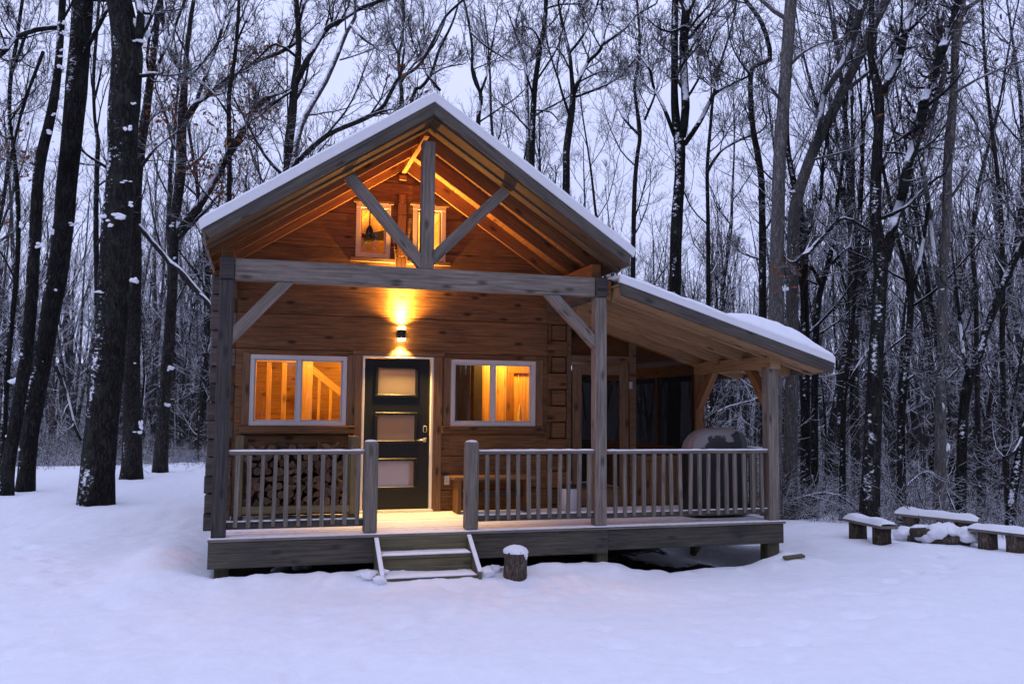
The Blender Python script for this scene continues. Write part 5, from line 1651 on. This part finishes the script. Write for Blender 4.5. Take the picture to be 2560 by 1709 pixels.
VARS = [variant(101, 17, .150, 12, (6, 5, 3), 'bark_mid'), variant(102, 15, .105, 11, (6, 5, 3), 'bark_mid', .25, 3.8), variant(103, 18, .19, 11, (6, 5, 3), 'bark_dark', .36, 5),
        variant(104, 13, .085, 11, (6, 5, 3), 'bark_mid', .2, 3.2), variant(105, 16, .13, 12, (6, 5, 3), 'bark_dark', .25, 4), variant(106, 11, .065, 11, (6, 5, 4), 'bark_mid', .15, 2.6),
        variant(107, 19, .17, 11, (6, 5, 3), 'bark_dark', .42, 5), variant(108, 9, .05, 11, (6, 5, 4), 'bark_mid', .12, 2.2)]
v_used = [False] * len(VARS)
LAB = ['bare grey-brown tree standing deep in the snowy woods round the clearing', 'slender bare tree standing deep in the snowy woods round the clearing', 'stout dark bare tree standing deep in the snowy woods round the clearing',
       'short slender bare tree in the snowy woods round the clearing', 'dark low-branching bare tree in the snowy woods round the clearing', 'small thin bare tree in the snowy woods round the clearing',
       'tall dark bare tree with a high crown in the snowy woods round the clearing', 'very small twiggy bare tree in the snowy woods round the clearing']
GRP = ['grey-brown woodland trees', 'slender woodland trees', 'stout dark woodland trees', 'short slender woodland trees', 'dark low-branching woodland trees', 'small thin woodland trees', 'tall high-crowned woodland trees', 'very small twiggy woodland trees']


def clone(root, loc, rz, s):
    r = root.copy(); COL.objects.link(r)
    r.location = loc; r.rotation_euler = (0, 0, rz); r.scale = (s, s, s)
    for ch in root.children:
        c = ch.copy(); COL.objects.link(c); c.parent = r
    return r


rng = np.random.default_rng(77)
placed = list(TREES); count = 0; tries = 0
N_TREES = 190
while count < N_TREES and tries < 9000:
    tries += 1
    th = rng.uniform(-.80, .86); dist = 15 + 52 * rng.random() ** .85
    x = CAM[0] + math.sin(YAW + th) * dist; y = CAM[1] + math.cos(YAW + th) * dist
    if edge_dist(x, y) < .9: continue
    if -1.5 < x < 8.6 and -1.5 < y < 10.5: continue
    if x < 9 and y < 13 and x > -1: continue
    if dist < 24 and rng.random() < .75: continue
    if th < -.12 and dist < 25: continue
    mind = .9 if dist > 24 else 1.6
    if any((x - a) ** 2 + (y - b) ** 2 < mind * mind for a, b in placed): continue
    # keep the bright sky opening over the ridge a little thinner
    u = math.tan(th) * F_PX + 1280
    if 900 < u < 1650 and dist < 34 and rng.random() < .8: continue
    if 1380 < u < 1560 and rng.random() < .55: continue
    if 780 < u < 1000 and rng.random() < .45: continue
    i = int(rng.choice(len(VARS), p=[.12, .17, .06, .17, .11, .17, .05, .15]))
    s = float(rng.uniform(.8, 1.2))
    z = gz(x, y)
    if v_used[i]: r = clone(VARS[i], (x, y, z), float(rng.uniform(0, 6.28)), s)
    else:
        r = VARS[i]; v_used[i] = True
        r.location = (x, y, z); r.scale = (s, s, s)
    tag(r, LAB[i], 'tree', GRP[i])
    placed.append((x, y)); count += 1

# understorey saplings
def sapling_var(seed, n, h, spread=.5):
    rng = np.random.default_rng(seed)
    st = np.column_stack([rng.normal(0, .10, n), rng.normal(0, .10, n), np.full(n, -.15)])
    d = np.column_stack([rng.normal(0, spread, n), rng.normal(0, spread, n), np.ones(n)])
    g = Geo()
    crown_levels(g, st, d, h * rng.uniform(.6, 1.1, n), np.full(n, .009), rng, 8, 5, 0, up=.05, tmin=.0038, wig=.12, bark_idx=0, sides=4)
    return g.build('sapling', [M['twig_low']], None)

SV = [sapling_var(201, 2, 3.6, .15), sapling_var(202, 3, 2.6, .3), sapling_var(203, 5, 1.7, .5), sapling_var(204, 1, 4.6, .1), sapling_var(205, 6, 1.2, .6)]
s_used = [False] * 5
SLAB = ['pair of thin snow-dusted sapling stems in the undergrowth of the woods', 'three-stemmed snow-dusted sapling in the undergrowth of the woods', 'bushy waist-high snowy shrub in the undergrowth of the woods', 'single tall thin sapling in the undergrowth of the woods', 'low spreading snowy shrub in the undergrowth of the woods']
SG = ['paired woodland saplings', 'three-stemmed woodland saplings', 'bushy woodland shrubs', 'tall single woodland saplings', 'low woodland shrubs']
count = 0; tries = 0
while count < 240 and tries < 9000:
    tries += 1
    th = rng.uniform(-.76, .84); dist = 12 + 26 * rng.random() ** .8
    x = CAM[0] + math.sin(YAW + th) * dist; y = CAM[1] + math.cos(YAW + th) * dist
    e_ = edge_dist(x, y)
    if e_ < .25: continue
    if -1.2 < x < 8.4 and -1.5 < y < 10: continue
    i = int(rng.integers(0, 5))
    if e_ < 1.2 and i in (0, 3): continue
    if not s_used[i]: o = SV[i]; s_used[i] = True
    else:
        o = SV[i].copy(); COL.objects.link(o)
    s = float(rng.uniform(.6, 1.0))
    o.location = (x, y, gz(x, y)); o.rotation_euler = (0, 0, float(rng.uniform(0, 6.28))); o.scale = (s, s, s)
    tag(o, SLAB[i], 'sapling' if i in (0, 1, 3) else 'shrub', SG[i]); count += 1

# brush of fine twigs covering the forest floor
def brush(name, N, seed, d0, d1, e0, e1, h0, h1, th0=-.76, th1=.84, mat='twig_low'):
    rng = np.random.default_rng(seed); pts = []
    while len(pts) < N:
        th = rng.uniform(th0, th1); dist = d0 + (d1 - d0) * rng.random() ** .8
        x = CAM[0] + math.sin(YAW + th) * dist; y = CAM[1] + math.cos(YAW + th) * dist
        e_ = edge_dist(x, y)
        if e_ < e0 or e_ > e1: continue
        if -1 < x < 8.0 and -1 < y < 9: continue
        pts.append((x, y, gz(x, y) - .05))
    st = np.array(pts); n = len(st)
    d = np.column_stack([rng.normal(0, .55, n), rng.normal(0, .55, n), np.ones(n)])
    L = rng.uniform(h0, h1, n)
    g = Geo()
    P1, R1 = grow(st, d, L, np.full(n, .0050), np.full(n, .0034), 6, .22, -.04, rng)
    g.add(tubes(P1, R1, 4))
    s, dd, l, r = kids(P1, R1, L, 7, .2, 1, .4, 1.1, .5, .7, rng)
    P2, R2 = grow(s, dd, l, np.full(len(l), .0034), np.full(len(l), .0024), 4, .2, .0, rng)
    g.add(tubes(P2, R2, 3))
    o = g.build(name, [M[mat]], None)
    tag(o, kind='stuff')
    return o

brush('undergrowth', 6500, 301, 14, 50, .3, 60, .35, 1.4)
brush('undergrowth', 900, 302, 12, 34, .05, 2.2, .3, .9)

def edge_grass(name, N, seed):
    """dry stems and briars poking through the snow at the far left edge of the clearing"""
    rng = np.random.default_rng(seed)
    x = rng.uniform(-15, 1.0, N); y = 21.5 + .15 * x - np.abs(rng.normal(0, 1.8, N))
    keep = ~((x > -.8) & (y < 9)); x, y = x[keep], y[keep]
    st = np.array([(a, b, gz(a, b) - .03) for a, b in zip(x, y)]); n = len(st)
    d = np.column_stack([rng.normal(0, .7, n), rng.normal(0, .7, n), np.ones(n)])
    L = rng.uniform(.2, .75, n)
    g = Geo()
    P1, R1 = grow(st, d, L, np.full(n, .0045), np.full(n, .003), 6, .22, -.06, rng)
    g.add(tubes(P1, R1, 4))
    s, dd, l, r = kids(P1, R1, L, 4, .2, 1, .4, 1.1, .5, .7, rng)
    P2, R2 = grow(s, dd, l, np.full(len(l), .003), np.full(len(l), .002), 4, .2, .0, rng)
    g.add(tubes(P2, R2, 3))
    tag(g.build(name, [M['twig_low']], None), kind='stuff')


edge_grass('dry_grass', 900, 311)


# far woods beyond the individual trees, one mass
def far_woods(N, seed, t0=-.80, t1=.88, d0=58, d1=118, name='distant_woods'):
    rng = np.random.default_rng(seed)
    base = []
    while len(base) < N:
        th = rng.uniform(t0, t1); dist = d0 + (d1 - d0) * rng.random()
        x = CAM[0] + math.sin(YAW + th) * dist; y = CAM[1] + math.cos(YAW + th) * dist
        u = math.tan(th) * F_PX + 1280
        base.append((x, y, gz(x, y) - .3))
    B = np.array(base); H = rng.uniform(10, 19, N)
    d = np.column_stack([rng.normal(0, .06, N), rng.normal(0, .06, N), np.ones(N)])
    g = Geo()
    P, R = grow(B, d, H, rng.uniform(.08, .20, N), np.full(N, .03), 9, .05, .05, rng)
    g.add(tubes(P, R, 5))
    s, dd, l, r = kids(P, R, H, 9, .25, 1, .4, 1.0, .26, .5, rng)
    P2, R2 = grow(s, dd, l, np.maximum(r * .8, .02), np.full(len(l), .014), 5, .15, .12, rng)
    g.add(tubes(P2, R2, 3))
    s, dd, l, r = kids(P2, R2, l, 6, .2, 1, .4, 1.0, .5, .6, rng)
    P3, R3 = grow(s, dd, l, np.full(len(l), .015), np.full(len(l), .010), 3, .18, .08, rng)
    g.add(tubes(P3, R3, 3))
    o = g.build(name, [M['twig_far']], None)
    tag(o, kind='stuff')

far_woods(520, 401)
far_woods(230, 403, -.80, -.08, 44, 74)
far_woods(170, 404, .22, .88, 44, 74)


def woods_behind(N, seed):
    """the other side of the clearing, which the window glass mirrors"""
    rng = np.random.default_rng(seed)
    B = np.column_stack([rng.uniform(-40, 46, N), -19 - 34 * rng.random(N) ** 1.2, np.full(N, -.7)])
    B[:, 2] = [gz(a, b) - .2 for a, b in B[:, :2]]
    H = rng.uniform(13, 20, N)
    d = np.column_stack([rng.normal(0, .06, N), rng.normal(0, .06, N), np.ones(N)])
    g = Geo()
    P, R = grow(B, d, H, rng.uniform(.10, .26, N), np.full(N, .04), 9, .05, .05, rng)
    g.add(tubes(P, R, 7))
    s, dd, l, r = kids(P, R, H, 14, .12, 1, .4, 1.1, .27, .5, rng)
    P2, R2 = grow(s, dd, l, np.maximum(r * .8, .02), np.full(len(l), .014), 6, .15, .10, rng)
    g.add(tubes(P2, R2, 4))
    s, dd, l, r = kids(P2, R2, l, 9, .2, 1, .4, 1.0, .5, .6, rng)
    P3, R3 = grow(s, dd, l, np.full(len(l), .015), np.full(len(l), .010), 4, .18, .08, rng)
    g.add(tubes(P3, R3, 3))
    o = g.build('opposite_woods', [M['twig']], None)
    tag(o, kind='stuff')


woods_behind(430, 402)

# ------------------------------------------------------------------ light
w = bpy.data.worlds.new('World'); SC.world = w; w.use_nodes = True
g = NT(w.node_tree); nt = w.node_tree
bg = nt.nodes['Background']
sky = g.n('ShaderNodeTexSky', sky_type='NISHITA'); sky.sun_disc = False
sky.sun_elevation = math.radians(3); sky.sun_rotation = math.radians(200); sky.air_density = 1.5; sky.ozone_density = 4
tc = g.n('ShaderNodeTexCoord').outputs['Generated']
cl = g.noise(g.mapping(tc, (1.5, 1.5, 3)), 1.6, 4, .5)
overcast = g.mix(g.ramp(cl, .3, .7), (.640, .705, 1.10), (.735, .80, 1.18))
skyc = g.n('ShaderNodeVectorMath', operation='SCALE'); g.l(sky.outputs[0], skyc.inputs[0]); skyc.inputs['Scale'].default_value = .10
sz = g.n('ShaderNodeSeparateXYZ'); g.l(tc, sz.inputs[0])
ov = g.n('ShaderNodeVectorMath', operation='SCALE'); g.l(overcast, ov.inputs[0])
g.l(g.math('ADD', .97, g.math('MULTIPLY', g.ramp(sz.outputs[2], .30, 1.0), .42)), ov.inputs['Scale'])
g.l(g.mix(.94, skyc.outputs[0], ov.outputs[0]), bg.inputs['Color'])
bg.inputs['Strength'].default_value = 1.08
sl = bpy.data.lights.new('sun', 'SUN'); sl.energy = .28; sl.angle = math.radians(25); sl.color = (1, .86, .95)
so = bpy.data.objects.new('sun', sl); COL.objects.link(so)
so.rotation_euler = (math.radians(62), 0, math.radians(-20))


def lamp(name, kind, loc, energy, col, size=.05, rot=None, spot=None):
    l = bpy.data.lights.new(name, kind); l.energy = energy; l.color = col
    if kind in ('POINT', 'SPOT'): l.shadow_soft_size = size
    if kind == 'SPOT': l.spot_size = math.radians(spot); l.spot_blend = 1.0
    o = bpy.data.objects.new(name, l); o.location = loc
    if rot: o.rotation_euler = rot
    COL.objects.link(o); return o


AMB = (1.0, .52, .075)
lamp('lamp_up', 'SPOT', (cx_, cy_, 2.445), 520, (1, .47, .08), .03, (math.pi, 0, 0), 150)
lamp('lamp_up_mid', 'SPOT', (cx_, cy_, 2.446), 1000, (1, .47, .08), .03, (math.pi, 0, 0), 86)
lamp('lamp_up_core', 'SPOT', (cx_, cy_, 2.447), 1500, (1, .55, .14), .03, (math.pi, 0, 0), 58)
lamp('lamp_down', 'SPOT', (cx_, cy_, 2.220), 420, (1, .56, .14), .03, (0, 0, 0), 100)
lamp('room_light', 'POINT', (1.5, 2.45, 2.42), 210, AMB, .10)
lamp('room_light', 'POINT', (3.95, 2.6, 2.35), 190, AMB, .10)
lamp('room_light', 'POINT', (2.2, 4.2, 2.3), 80, AMB, .10)
lamp('loft_light', 'POINT', (2.4, 4.6, 3.7), 210, AMB, .10)
lamp('room_light', 'POINT', (4.1, 4.0, 1.9), 40, AMB, .08)

# ------------------------------------------------------------------ render settings
SC.render.engine = 'CYCLES'
SC.view_settings.view_transform = 'Standard'
SC.view_settings.look = 'None'
SC.view_settings.exposure = 0.0
SC.view_settings.gamma = 1.0
SC.cycles.use_denoising = True
SC.cycles.volume_bounces = 0
SC.cycles.max_bounces = 8
SC.cycles.diffuse_bounces = 4
SC.cycles.transparent_max_bounces = 12
SC.cycles.sample_clamp_indirect = 6
SC.cycles.caustics_reflective = False
SC.cycles.caustics_refractive = False
